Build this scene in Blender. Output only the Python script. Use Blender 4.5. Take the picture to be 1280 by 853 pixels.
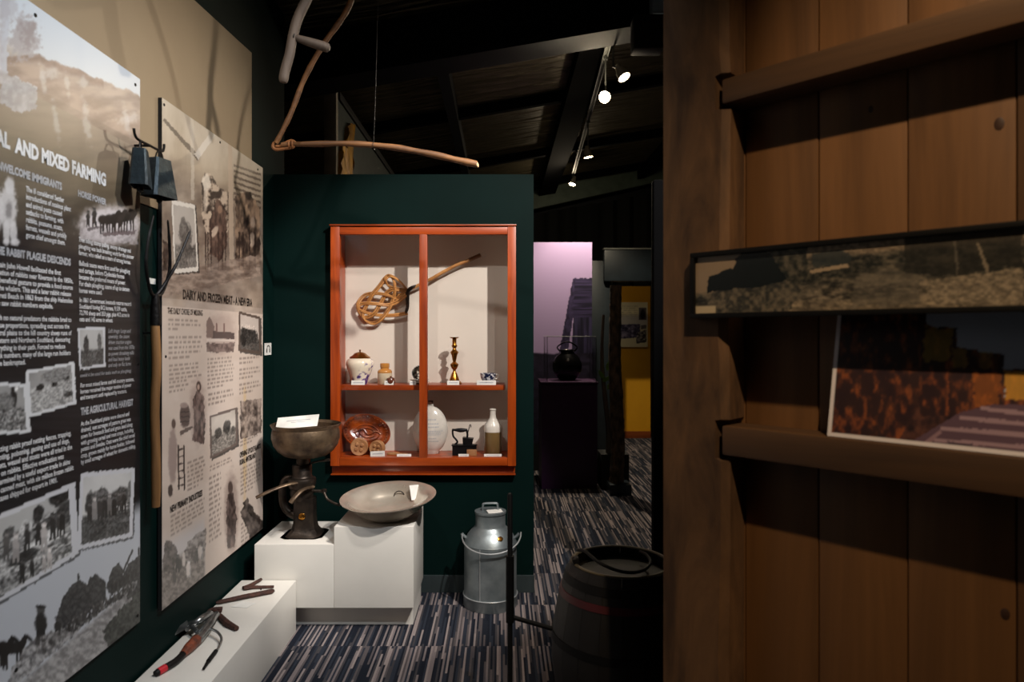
import bpy, bmesh, math, random
import numpy as np
from mathutils import Vector, Matrix, Euler

for o in list(bpy.data.objects):
    bpy.data.objects.remove(o, do_unlink=True)
SC = bpy.context.scene
COL = SC.collection
R = math.radians
F, CX, CY, CH = 853.0, 626.0, 418.0, 1.5      # focal length in pixels, vanishing point, eye height

# ------------------------------------------------------------------ camera
cam = bpy.data.cameras.new('camera')
cam.sensor_width = 36.0
cam.lens = 36.0 * F / 1280.0
cam.shift_x = (640.0 - CX) / 1280.0
cam.shift_y = -(426.5 - CY) / 1280.0
cam.clip_start = 0.05
cam.dof.use_dof = True
cam.dof.focus_distance = 3.9
cam.dof.aperture_fstop = 2.8
camo = bpy.data.objects.new('camera', cam)
COL.objects.link(camo)
camo.location = (0, 0, CH)
camo.rotation_euler = (R(90), 0, 0)
SC.camera = camo

# ------------------------------------------------------------------ world, lights, exposure
w = bpy.data.worlds.new('world')
SC.world = w
w.use_nodes = True
w.node_tree.nodes['Background'].inputs[0].default_value = (0.55, 0.75, 1.0, 1)
w.node_tree.nodes['Background'].inputs[1].default_value = 0.0
SC.view_settings.view_transform = 'Standard'
SC.view_settings.look = 'None'
SC.view_settings.gamma = 1.0
SC.view_settings.use_curve_mapping = False
SC.view_settings.exposure = 0.5


def spot(name, loc, target, power, col, size=60, blend=0.5, rad=0.03):
    l = bpy.data.lights.new(name, 'SPOT')
    l.energy = power
    l.color = col
    l.spot_size = R(size)
    l.spot_blend = blend
    l.shadow_soft_size = rad
    o = bpy.data.objects.new(name, l)
    COL.objects.link(o)
    o.location = loc
    o.rotation_euler = (Vector(target) - Vector(loc)).to_track_quat('-Z', 'Y').to_euler()
    return o


WARM = (1.0, 0.80, 0.60)
NEUT = (1.0, 0.93, 0.86)
COOL = (0.86, 0.93, 1.0)
# gallery spots on the ceiling tracks above and behind the visitor
spot('spot_case_offscreen', (1.05, 1.75, 3.45), (-0.42, 4.0, 1.22), 300, NEUT, 46, 0.4)
spot('spot_plinth_offscreen', (0.75, 1.5, 3.45), (-0.75, 3.7, 0.4), 48, NEUT, 50, 0.7)
spot('spot_case_second_offscreen', (-0.75, 1.6, 3.45), (-0.45, 4.0, 1.2), 45, NEUT, 52, 0.7)
spot('spot_boards_offscreen', (0.75, 2.2, 3.45), (-1.3, 2.95, 1.35), 135, NEUT, 72, 0.9, 0.06)
spot('spot_boards_near_offscreen', (0.55, 1.0, 3.5), (-1.3, 1.9, 1.15), 125, COOL, 76, 0.8)
spot('spot_timber_offscreen', (0.62, 0.05, 3.45), (1.0, 1.15, 1.60), 120, (1.0, 0.72, 0.44), 62, 0.8)

# ------------------------------------------------------------------ helpers


def P(px, py, Y):
    return Vector(((px - CX) / F * Y, Y, CH + (CY - py) / F * Y))


def onz(px, py, z):
    Y = (CH - z) * F / (py - CY)
    return Vector(((px - CX) / F * Y, Y, z))


def lin(c):
    c = np.asarray(c, dtype=float) / 255.0
    return np.where(c <= 0.04045, c / 12.92, ((c + 0.055) / 1.055) ** 2.4)


def L3(r, g, b):
    v = lin((r, g, b))
    return (float(v[0]), float(v[1]), float(v[2]))


def new_mat(name):
    m = bpy.data.materials.new(name)
    m.use_nodes = True
    nt = m.node_tree
    return m, nt, nt.nodes, nt.links, nt.nodes['Principled BSDF']


def pm(name, rgb, rough=0.5, metal=0.0, rgb2=None, scale=8.0, stretch=(1, 1, 1), lo=0.35, hi=0.65,
       bump=0.0, bscale=60.0, coat=0.0, rvar=0.0, detail=5.0, spec=0.5):
    """principled material with a noise mix of two colours and a noise bump"""
    m, nt, N, L, B = new_mat(name)
    B.inputs['Roughness'].default_value = rough
    B.inputs['Metallic'].default_value = metal
    B.inputs['Coat Weight'].default_value = coat
    B.inputs['Specular IOR Level'].default_value = spec
    tc = N.new('ShaderNodeTexCoord')
    mp = N.new('ShaderNodeMapping')
    mp.inputs['Scale'].default_value = stretch
    L.new(tc.outputs['Object'], mp.inputs['Vector'])
    if rgb2 is None:
        rgb2 = tuple(x * 0.86 for x in rgb)
    n = N.new('ShaderNodeTexNoise')
    n.inputs['Scale'].default_value = scale
    n.inputs['Detail'].default_value = detail
    L.new(mp.outputs[0], n.inputs['Vector'])
    cr = N.new('ShaderNodeValToRGB')
    cr.color_ramp.elements[0].position = lo
    cr.color_ramp.elements[1].position = hi
    cr.color_ramp.elements[0].color = (*L3(*rgb), 1)
    cr.color_ramp.elements[1].color = (*L3(*rgb2), 1)
    L.new(n.outputs['Fac'], cr.inputs[0])
    L.new(cr.outputs[0], B.inputs['Base Color'])
    if rvar:
        mr = N.new('ShaderNodeMapRange')
        mr.inputs[3].default_value = max(0.02, rough - rvar)
        mr.inputs[4].default_value = min(1, rough + rvar)
        L.new(n.outputs['Fac'], mr.inputs[0])
        L.new(mr.outputs[0], B.inputs['Roughness'])
    if bump:
        n2 = N.new('ShaderNodeTexNoise')
        n2.inputs['Scale'].default_value = bscale
        n2.inputs['Detail'].default_value = 4
        L.new(mp.outputs[0], n2.inputs['Vector'])
        bp = N.new('ShaderNodeBump')
        bp.inputs['Strength'].default_value = bump
        bp.inputs['Distance'].default_value = 0.01
        L.new(n2.outputs['Fac'], bp.inputs['Height'])
        L.new(bp.outputs[0], B.inputs['Normal'])
    return m


def wood(name, a, b, axis='z', rough=0.55, scale=9.0, coat=0.0, bump=0.25, ratio=9.0):
    """wood grain running along one object axis, tinted a little per object"""
    m, nt, N, L, B = new_mat(name)
    tc = N.new('ShaderNodeTexCoord')
    oi = N.new('ShaderNodeObjectInfo')
    mp = N.new('ShaderNodeMapping')
    s = {'x': (1 / ratio, 1, 1), 'y': (1, 1 / ratio, 1), 'z': (1, 1, 1 / ratio)}[axis]
    mp.inputs['Scale'].default_value = s
    L.new(tc.outputs['Object'], mp.inputs['Vector'])
    vm = N.new('ShaderNodeVectorMath')
    vm.operation = 'MULTIPLY_ADD'
    vm.inputs[1].default_value = (7, 7, 7)
    L.new(oi.outputs['Random'], vm.inputs[0])
    L.new(mp.outputs[0], vm.inputs[2])
    n = N.new('ShaderNodeTexNoise')
    n.inputs['Scale'].default_value = scale
    n.inputs['Detail'].default_value = 8
    n.inputs['Roughness'].default_value = 0.62
    n.inputs['Distortion'].default_value = 0.6
    L.new(vm.outputs[0], n.inputs['Vector'])
    cr = N.new('ShaderNodeValToRGB')
    cr.color_ramp.elements[0].position = 0.34
    cr.color_ramp.elements[1].position = 0.66
    cr.color_ramp.elements[0].color = (*L3(*a), 1)
    cr.color_ramp.elements[1].color = (*L3(*b), 1)
    L.new(n.outputs['Fac'], cr.inputs[0])
    hs = N.new('ShaderNodeHueSaturation')
    mr = N.new('ShaderNodeMapRange')
    mr.inputs[3].default_value = 0.82
    mr.inputs[4].default_value = 1.15
    L.new(oi.outputs['Random'], mr.inputs[0])
    L.new(mr.outputs[0], hs.inputs['Value'])
    L.new(cr.outputs[0], hs.inputs['Color'])
    L.new(hs.outputs[0], B.inputs['Base Color'])
    B.inputs['Roughness'].default_value = rough
    B.inputs['Coat Weight'].default_value = coat
    B.inputs['Coat Roughness'].default_value = 0.2
    bp = N.new('ShaderNodeBump')
    bp.inputs['Strength'].default_value = bump
    bp.inputs['Distance'].default_value = 0.004
    L.new(n.outputs['Fac'], bp.inputs['Height'])
    L.new(bp.outputs[0], B.inputs['Normal'])
    return m


def link(name, me, mat=None, parent=None):
    o = bpy.data.objects.new(name, me)
    COL.objects.link(o)
    if mat and me and not me.materials:
        me.materials.append(mat)
    if parent:
        o.parent = parent
    return o


def finish(bm, name, smooth=True, ang=38):
    bmesh.ops.recalc_face_normals(bm, faces=bm.faces)
    if smooth:
        for f in bm.faces:
            f.smooth = True
        for e in bm.edges:
            if len(e.link_faces) == 2:
                try:
                    e.smooth = e.calc_face_angle() < R(ang)
                except Exception:
                    e.smooth = False
    me = bpy.data.meshes.new(name)
    bm.to_mesh(me)
    bm.free()
    return me


def obj(name, bm, mat, parent=None, smooth=True, ang=38):
    return link(name, finish(bm, name, smooth, ang), mat, parent)


def empty(name, loc, rot=(0, 0, 0)):
    o = bpy.data.objects.new(name, None)
    COL.objects.link(o)
    o.empty_display_size = 0.05
    o.location = loc
    o.rotation_euler = rot
    return o


def tag(o, label, cat, group=None):
    o['label'] = label
    o['category'] = cat
    if group:
        o['group'] = group
    return o


def struct(o):
    o['kind'] = 'structure'
    return o


def BM():
    return bmesh.new()


def box(bm, x0, x1, y0, y1, z0, z1, bev=0.0, M=None):
    r = bmesh.ops.create_cube(bm, size=1.0)
    vs = r['verts']
    for v in vs:
        v.co = Vector(((x0 + x1) / 2 + v.co.x * (x1 - x0), (y0 + y1) / 2 + v.co.y * (y1 - y0), (z0 + z1) / 2 + v.co.z * (z1 - z0)))
        if M:
            v.co = M @ v.co
    if bev > 0:
        es = set()
        for v in vs:
            es.update(v.link_edges)
        bmesh.ops.bevel(bm, geom=list(es), offset=bev, segments=2, affect='EDGES', profile=0.6)
    return bm


def frame_of(d):
    d = d.normalized()
    a = Vector((0, 0, 1)) if abs(d.z) < 0.9 else Vector((1, 0, 0))
    u = d.cross(a).normalized()
    return u, d.cross(u).normalized()


def tube(bm, pts, rad, seg=8, closed=False, cap=True, squash=1.0):
    pts = [Vector(p) for p in pts]
    n = len(pts)
    if not hasattr(rad, '__len__'):
        rad = [rad] * n
    rings = []
    u = None
    for i, p in enumerate(pts):
        if closed:
            d = pts[(i + 1) % n] - pts[i - 1]
        else:
            d = pts[min(i + 1, n - 1)] - pts[max(i - 1, 0)]
        if d.length < 1e-9:
            d = Vector((0, 0, 1))
        d.normalize()
        if u is None:
            u, v = frame_of(d)
        else:
            u = (u - d * u.dot(d))
            if u.length < 1e-6:
                u, v = frame_of(d)
            u.normalize()
            v = d.cross(u).normalized()
        rings.append([bm.verts.new(p + (u * math.cos(a) + v * math.sin(a) * squash) * rad[i])
                      for a in [2 * math.pi * k / seg for k in range(seg)]])
    m = n if closed else n - 1
    for i in range(m):
        a, b = rings[i], rings[(i + 1) % n]
        for k in range(seg):
            bm.faces.new((a[k], a[(k + 1) % seg], b[(k + 1) % seg], b[k]))
    if cap and not closed:
        bm.faces.new(list(reversed(rings[0])))
        bm.faces.new(rings[-1])
    return bm


def spline(pts, n=8, closed=False):
    """Catmull-Rom through the points"""
    pts = [Vector(p) for p in pts]
    out = []
    m = len(pts)
    rng = range(m) if closed else range(m - 1)
    for i in rng:
        if closed:
            p0, p1, p2, p3 = pts[i - 1], pts[i], pts[(i + 1) % m], pts[(i + 2) % m]
        else:
            p0, p1, p2, p3 = pts[max(i - 1, 0)], pts[i], pts[i + 1], pts[min(i + 2, m - 1)]
        for k in range(n):
            t = k / n
            out.append(0.5 * ((2 * p1) + (p2 - p0) * t + (2 * p0 - 5 * p1 + 4 * p2 - p3) * t * t + (3 * p1 - p0 - 3 * p2 + p3) * t ** 3))
    if not closed:
        out.append(pts[-1])
    return out


def lathe(bm, prof, seg=32, c=(0, 0, 0), sx=1.0, sy=1.0, M=None, closed=False):
    """prof: list of (radius, z); radius 0 closes the end"""
    c = Vector(c)
    rings = []
    for r, z in prof:
        if r < 1e-6:
            v = c + Vector((0, 0, z))
            rings.append([bm.verts.new(M @ v if M else v)])
        else:
            ring = []
            for k in range(seg):
                a = 2 * math.pi * k / seg
                v = c + Vector((r * math.cos(a) * sx, r * math.sin(a) * sy, z))
                ring.append(bm.verts.new(M @ v if M else v))
            rings.append(ring)
    pairs = list(zip(rings[:-1], rings[1:]))
    if closed:
        pairs.append((rings[-1], rings[0]))
    for a, b in pairs:
        for k in range(seg):
            k2 = (k + 1) % seg
            if len(a) == 1 and len(b) == 1:
                continue
            if len(a) == 1:
                bm.faces.new((a[0], b[k2], b[k]))
            elif len(b) == 1:
                bm.faces.new((a[k], a[k2], b[0]))
            else:
                bm.faces.new((a[k], a[k2], b[k2], b[k]))
    return bm


def prism(bm, pts, ext):
    """polygon of 3-D points extruded along a vector"""
    a = [bm.verts.new(p) for p in pts]
    b = [bm.verts.new(Vector(p) + Vector(ext)) for p in pts]
    n = len(a)
    bm.faces.new(a)
    bm.faces.new(list(reversed(b)))
    for k in range(n):
        bm.faces.new((a[k], b[k], b[(k + 1) % n], a[(k + 1) % n]))
    return bm


# ------------------------------------------------------------------ flat print painter (pictures printed on boards)
RNG = np.random.RandomState(7)
TAB = RNG.rand(256, 256)


def vnoise(x, y, seed=0):
    x = np.asarray(x) + seed * 17.13
    y = np.asarray(y) + seed * 9.71
    xi = np.floor(x).astype(int)
    yi = np.floor(y).astype(int)
    fx = x - xi
    fy = y - yi
    fx = fx * fx * (3 - 2 * fx)
    fy = fy * fy * (3 - 2 * fy)
    a = TAB[yi % 256, xi % 256]
    b = TAB[yi % 256, (xi + 1) % 256]
    c = TAB[(yi + 1) % 256, xi % 256]
    d = TAB[(yi + 1) % 256, (xi + 1) % 256]
    return (a * (1 - fx) + b * fx) * (1 - fy) + (c * (1 - fx) + d * fx) * fy


def fbm(x, y, seed=0, o=4):
    s = 0
    amp = 0.5
    t = 0
    for i in range(o):
        s = s + amp * vnoise(x * 2 ** i, y * 2 ** i, seed + i * 3)
        t += amp
        amp *= 0.55
    return s / t


def sm(x):
    x = np.clip(x, 0, 1)
    return x * x * (3 - 2 * x)


class Pic:
    def __init__(s, X, Y, base):
        s.X, s.Y = X, Y
        s.c = np.ones(X.shape + (3,)) * np.array(base, float)

    def mix(s, mask, col):
        col = np.asarray(col, float)
        s.c = s.c + mask[..., None] * (col - s.c)

    def ell(s, cx, cy, rx, ry, col, soft=0.25, op=1.0, rag=0.0, rs=3.0, ang=0.0, seed=0):
        dx, dy = s.X - cx, s.Y - cy
        if ang:
            ca, sa = math.cos(ang), math.sin(ang)
            dx, dy = dx * ca + dy * sa, -dx * sa + dy * ca
        d = np.sqrt((dx / rx) ** 2 + (dy / ry) ** 2)
        if rag:
            d = d + rag * (fbm(s.X / rs, s.Y / rs, seed + 5, 3) - 0.5) * 2
        s.mix(sm((1 - d) / soft + 0.5) * op, col)

    def inside(s, pts, rag=0.0, rs=5.0, seed=0):
        X, Y = s.X, s.Y
        if rag:
            X = X + rag * (fbm(s.X / rs, s.Y / rs, seed + 1, 3) - 0.5) * 2
            Y = Y + rag * (fbm(s.X / rs, s.Y / rs, seed + 8, 3) - 0.5) * 2
        ins = np.zeros(X.shape, bool)
        n = len(pts)
        for i in range(n):
            x1, y1 = pts[i]
            x2, y2 = pts[(i + 1) % n]
            if y1 == y2:
                continue
            c = ((y1 > Y) != (y2 > Y)) & (X < (x2 - x1) * (Y - y1) / (y2 - y1) + x1)
            ins ^= c
        return ins.astype(float)

    def poly(s, pts, col, op=1.0, rag=0.0, rs=5.0, seed=0):
        s.mix(s.inside(pts, rag, rs, seed) * op, col)

    def grain(s, mask, dark, light, sx, sy, lo=0.22, hi=0.78, seed=0, op=1.0):
        n = sm((fbm(s.X / sx, s.Y / sy, seed, 4) - lo) / (hi - lo))
        c = np.asarray(dark, float) * (1 - n[..., None]) + np.asarray(light, float) * n[..., None]
        s.mix(mask * op, c)

    def person(s, x, y, h, tone=40, lean=0.0, light=None):
        t = np.array((tone, tone * 0.97, tone * 0.96))
        s.ell(x + lean * h, y - h * 0.91, h * 0.085, h * 0.09, t + (40 if light is None else light), 0.4, 0.95)
        s.ell(x + lean * h, y - h * 0.985, h * 0.11, h * 0.04, t, 0.4, 0.95)
        s.ell(x + lean * h * 0.6, y - h * 0.64, h * 0.125, h * 0.21, t, 0.35, 0.97, rag=0.2, rs=2)
        s.poly([(x - h * 0.1, y - h * 0.5), (x + h * 0.1, y - h * 0.5), (x + h * 0.11, y), (x + h * 0.03, y), (x, y - h * 0.35), (x - h * 0.04, y), (x - h * 0.12, y)], t * 0.9, 0.95)

    def horse(s, x, y, w, tone=34, d=1):
        t = np.array((tone, tone * 0.9, tone * 0.88))
        s.ell(x, y - w * 0.62, w * 0.40, w * 0.20, t, 0.3, 0.97, rag=0.12, rs=3)
        s.ell(x - d * w * 0.26, y - w * 0.64, w * 0.2, w * 0.21, t * 1.1, 0.35, 0.97)
        s.poly([(x + d * w * 0.2, y - w * 0.5), (x + d * w * 0.24, y - w * 0.8), (x + d * w * 0.46, y - w * 1.08), (x + d * w * 0.58, y - w * 1.0), (x + d * w * 0.42, y - w * 0.6)], t, 0.97, rag=w * 0.015, rs=3)
        s.ell(x + d * w * 0.58, y - w * 0.95, w * 0.15, w * 0.07, t, 0.3, 0.97, ang=d * 0.75)
        for lx in (-0.34, -0.22, 0.2, 0.32):
            s.poly([(x + lx * w - w * 0.05, y - w * 0.55), (x + lx * w + w * 0.05, y - w * 0.55), (x + lx * w + w * 0.03, y), (x + lx * w - w * 0.03, y)], t * 0.85, 0.95)

    def photo(s, q, seed=1, sky=200, ground=(60, 150), hor=0.45, figs=(), border=(222, 222, 222), bw=0.055, tint=(1, 1, 1)):
        """a small bordered photograph; q = tl, tr, br, bl in picture coordinates"""
        tl, tr, br, bl = [np.array(p, float) for p in q]
        s.poly([tuple(tl + (1.5, 2)), tuple(tr + (1.5, 2)), tuple(br + (1.8, 2.2)), tuple(bl + (1.5, 2))], (12, 12, 12), 0.6, rag=1.2, rs=4)
        s.poly([tuple(p) for p in (tl, tr, br, bl)], border, rag=0.9, rs=4, seed=seed)
        cen = (tl + tr + br + bl) / 4

        def sh(p):
            return tuple(p + (cen - p) * bw * 2.4)
        inn = s.inside([sh(tl), sh(tr), sh(br), sh(bl)])
        # local coordinates by the edge vectors
        e1 = ((tr - tl) + (br - bl)) / 2
        e2 = ((bl - tl) + (br - tr)) / 2
        det = e1[0] * e2[1] - e1[1] * e2[0]
        dx, dy = s.X - tl[0], s.Y - tl[1]
        u = (dx * e2[1] - dy * e2[0]) / det
        v = (e1[0] * dy - e1[1] * dx) / det
        t = np.array(tint, float)
        g = sky + 20 * (fbm(u * 3, v * 3, seed) - 0.5) - 60 * np.clip(np.abs(u - 0.5) + np.abs(v - 0.5) - 0.6, 0, 1)
        hz = hor + 0.10 * (fbm(u * 4, v * 0 + 3, seed + 2) - 0.5)
        gr = ground[0] + (ground[1] - ground[0]) * sm((fbm(u * 34, v * 46, seed + 4, 3) - 0.1) / 0.8) + 70 * (fbm(u * 5, v * 9, seed + 5, 3) - 0.5)
        k = sm((v - hz) / 0.06 + 0.5)
        g = g * (1 - k) + gr * k
        for (fu, fv, ru, rv, tone) in figs:
            d = np.sqrt(((u - fu) / ru) ** 2 + ((v - fv) / rv) ** 2) + 0.5 * (fbm(u * 20, v * 20, seed + 6, 3) - 0.5)
            mk = sm((1 - d) / 0.3 + 0.5)
            tex = tone + 110 * (fbm(u * 38, v * 44, seed + 9, 3) - 0.5)
            g = g * (1 - mk) + tex * mk
        s.mix(inn, np.clip(g, 6, 245)[..., None] * t)


def print_mesh(name, o, U, V, nu, nv, painter, mat, parent=None, Mw=None, gain=1.0):
    """a sheet of nu x nv cells from corner o spanned by U (along) and V (up) carrying painted colours"""
    o, U, V = np.array(o, float), np.array(U, float), np.array(V, float)
    a = np.linspace(0, 1, nu + 1)
    b = np.linspace(0, 1, nv + 1)
    A, Bv = np.meshgrid(a, b)
    pts = o + A[..., None] * U + Bv[..., None] * V
    wpts = pts
    if Mw is not None:
        m = np.array(Mw)
        wpts = pts @ m[:3, :3].T + m[:3, 3]
    X = CX + F * wpts[..., 0] / wpts[..., 1]
    Y = CY - F * (wpts[..., 2] - CH) / wpts[..., 1]
    pic = Pic(X, Y, (128, 128, 128))
    pic.A, pic.B, pic.W = A, Bv, wpts
    painter(pic)
    col = lin(np.clip(pic.c, 0, 255)) * gain
    me = bpy.data.meshes.new(name)
    idx = np.arange((nu + 1) * (nv + 1)).reshape(nv + 1, nu + 1)
    f = np.stack([idx[:-1, :-1], idx[:-1, 1:], idx[1:, 1:], idx[1:, :-1]], -1).reshape(-1, 4)
    me.from_pydata(pts.reshape(-1, 3).tolist(), [], f.tolist())
    at = me.color_attributes.new('print', 'FLOAT_COLOR', 'POINT')
    rgba = np.ones((col.shape[0] * col.shape[1], 4), np.float32)
    rgba[:, :3] = col.reshape(-1, 3)
    at.data.foreach_set('color', rgba.ravel())
    return link(name, me, mat, parent)


def print_mat(name, rough=0.3, spec=0.5, coat=0.0):
    m, nt, N, L, B = new_mat(name)
    a = N.new('ShaderNodeVertexColor')
    a.layer_name = 'print'
    L.new(a.outputs[0], B.inputs['Base Color'])
    B.inputs['Roughness'].default_value = rough
    B.inputs['Specular IOR Level'].default_value = spec
    B.inputs['Coat Weight'].default_value = coat
    B.inputs['Coat Roughness'].default_value = 0.12
    return m


# ------------------------------------------------------------------ materials
M = {}
M['green'] = pm('dark green paint', (4, 26, 24), 0.6, rgb2=(3, 23, 21), scale=3, spec=0.08)
M['green_far'] = pm('grey green paint', (74, 86, 80), 0.6)
M['beige'] = pm('beige wall board', (158, 138, 110), 0.6, rgb2=(150, 130, 103), scale=2)
M['black'] = pm('black paint', (10, 11, 12), 0.7)
M['roofblack'] = pm('matt black roof timber', (5, 5, 6), 0.9, spec=0.05)
M['blackgreen'] = pm('near black wall', (5, 11, 12), 0.85, spec=0.08)
M['navy'] = pm('navy painted steel', (9, 11, 17), 0.7, spec=0.2)
M['skirt'] = pm('grey skirting', (48, 58, 60), 0.5)
M['white'] = pm('white painted plinth', (226, 222, 214), 0.42, rgb2=(219, 215, 207), scale=4)
M['whitepaint'] = pm('cream pilaster paint', (214, 205, 190), 0.6)
M['card'] = pm('white card', (236, 234, 228), 0.6)
M['print'] = print_mat('printed laminate', 0.36, 0.5, 0.0)
M['print_matte'] = print_mat('printed paper', 0.5, 0.4)
M['print_glazed'] = print_mat('print behind glass', 0.25, 0.5, 0.3)
M['ink_white'] = pm('white ink', (226, 228, 232), 0.35)
M['ink_grey'] = pm('grey ink', (180, 182, 188), 0.35)
M['ink_dark'] = pm('dark ink', (40, 34, 30), 0.4)
M['orange_wood'] = wood('varnished rimu', (176, 72, 12), (122, 42, 5), 'z', 0.38, 16, 0.15, 0.08)
M['orange_wood_x'] = wood('varnished rimu across', (176, 72, 12), (122, 42, 5), 'x', 0.38, 16, 0.15, 0.08)
M['plank'] = wood('brown plank', (126, 88, 52), (88, 60, 34), 'z', 0.55, 7, 0.0, 0.35, 14)
M['knot'] = pm('dark wood knot', (58, 34, 20), 0.6, rgb2=(40, 22, 14), scale=60)
M['rail'] = wood('brown rail', (96, 68, 42), (66, 46, 29), 'x', 0.6, 7, 0.0, 0.4, 12)
M['post'] = wood('rough sawn post', (118, 86, 56), (66, 46, 30), 'z', 0.75, 9, 0.0, 1.0, 3.5)
M['stick'] = wood('bark stripped stick', (138, 94, 54), (82, 54, 32), 'x', 0.6, 22, 0.0, 0.5, 6)
M['stick_grey'] = wood('weathered grey wood', (92, 80, 70), (60, 50, 44), 'z', 0.65, 16, 0.0, 0.4, 7)
M['handle'] = wood('ash handle', (160, 116, 70), (112, 78, 44), 'z', 0.55, 18, 0.0, 0.3, 9)
M['leather'] = pm('old leather', (150, 96, 52), 0.7, bump=0.4, bscale=80)
M['iron'] = pm('dark iron', (40, 38, 38), 0.45, 0.7, rgb2=(30, 27, 26), scale=30, bump=0.2)
M['blackmetal'] = pm('black enamel', (10, 10, 11), 0.6, 0.0, spec=0.25)
M['rust'] = pm('rusty iron', (84, 52, 42), 0.75, 0.3, rgb2=(56, 36, 32), scale=50, bump=0.5, bscale=120)
M['bronze'] = pm('aged brown metal', (124, 104, 82), 0.42, 0.7, rgb2=(70, 56, 46), scale=14, bump=0.15, rvar=0.14)
M['bronze_dark'] = pm('dark brown casting', (74, 64, 56), 0.42, 0.8, rgb2=(46, 40, 36), scale=18, bump=0.15, rvar=0.1)
M['tin'] = pm('dull tin plate', (214, 206, 192), 0.24, 0.6, rgb2=(188, 176, 160), scale=6, bump=0.03, bscale=16, rvar=0.08)
M['galv'] = pm('galvanised steel', (160, 169, 172), 0.40, 0.65, rgb2=(116, 126, 130), scale=7, bump=0.3, bscale=9, rvar=0.12)
M['wire'] = pm('pale wire', (206, 210, 212), 0.35, 0.6)
M['chrome'] = pm('steel', (170, 172, 172), 0.28, 0.9, rgb2=(120, 122, 122), scale=20)
M['brass'] = pm('brass', (176, 120, 48), 0.24, 0.95, rgb2=(150, 98, 36), scale=20)
M['red'] = pm('red tape', (196, 30, 44), 0.5)
M['cane'] = wood('cane', (196, 140, 78), (150, 98, 50), 'x', 0.5, 40, 0.2, 0.2, 3)
M['binding'] = pm('dark binding', (44, 32, 24), 0.6, bump=0.4, bscale=200)
M['label_edge'] = pm('board edge', (22, 22, 24), 0.6)
M['purple'] = pm('purple plinth paint', (56, 24, 62), 0.5, rgb2=(52, 21, 57))
M['yellow'] = pm('yellow painted wall', (216, 156, 24), 0.5, rgb2=(208, 148, 20), scale=3)
M['skirt_wood'] = wood('varnished skirting', (140, 70, 30), (100, 46, 18), 'x', 0.4)
M['bark'] = pm('rough bark', (104, 82, 64), 0.9, rgb2=(46, 36, 30), scale=22, stretch=(1, 1, 0.5), bump=1.0, bscale=45)
M['gold'] = pm('gold leafed bark', (214, 160, 44), 0.4, 0.6, rgb2=(120, 78, 14), scale=10, stretch=(1, 1, 0.25), bump=0.8, bscale=30)
M['curtain'] = pm('black curtain', (12, 15, 13), 0.9)
M['fascia'] = pm('dark green fascia', (84, 98, 84), 0.6)
M['slate'] = pm('dark slate panel', (30, 38, 44), 0.4)
M['grey_trim'] = pm('pale grey trim', (140, 142, 136), 0.5)
M['potdark'] = pm('black iron pot', (12, 12, 14), 0.22, 0.3)
M['leaf'] = pm('green leaf', (90, 130, 50), 0.5)
M['cork'] = pm('brown cork', (84, 50, 36), 0.8)
M['stone_cream'] = pm('cream stoneware', (222, 204, 174), 0.25, coat=0.4)
M['stone_tan'] = pm('tan glaze', (190, 130, 62), 0.25, rgb2=(170, 112, 50), coat=0.4)
M['stone_white'] = pm('white stoneware', (228, 222, 212), 0.18, coat=0.5)
M['stone_olive'] = pm('olive brown glaze', (124, 100, 62), 0.3, rgb2=(106, 84, 50), coat=0.4)
M['brownpot'] = pm('dark brown glaze', (100, 50, 34), 0.25, coat=0.4)
M['brownplate'] = pm('treacle brown glaze', (150, 66, 20), 0.14, rgb2=(66, 24, 12), scale=16, coat=0.7, bump=0.5, bscale=40)
M['blackiron'] = pm('black cast iron', (20, 20, 23), 0.45, 0.5)
M['stampwood'] = pm('butter stamp wood', (176, 128, 84), 0.6, rgb2=(146, 100, 62), scale=20, bump=0.3)
M['barrel'] = wood('dark barrel stave', (20, 17, 15), (11, 10, 9), 'z', 0.55, 9, 0.0, 0.3)
M['barrel_in'] = pm('barrel lid', (24, 20, 16), 0.6)
M['redhoop'] = pm('dark red painted hoop', (72, 12, 18), 0.5)
M['rim'] = pm('worn barrel rim', (88, 80, 62), 0.6)


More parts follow.
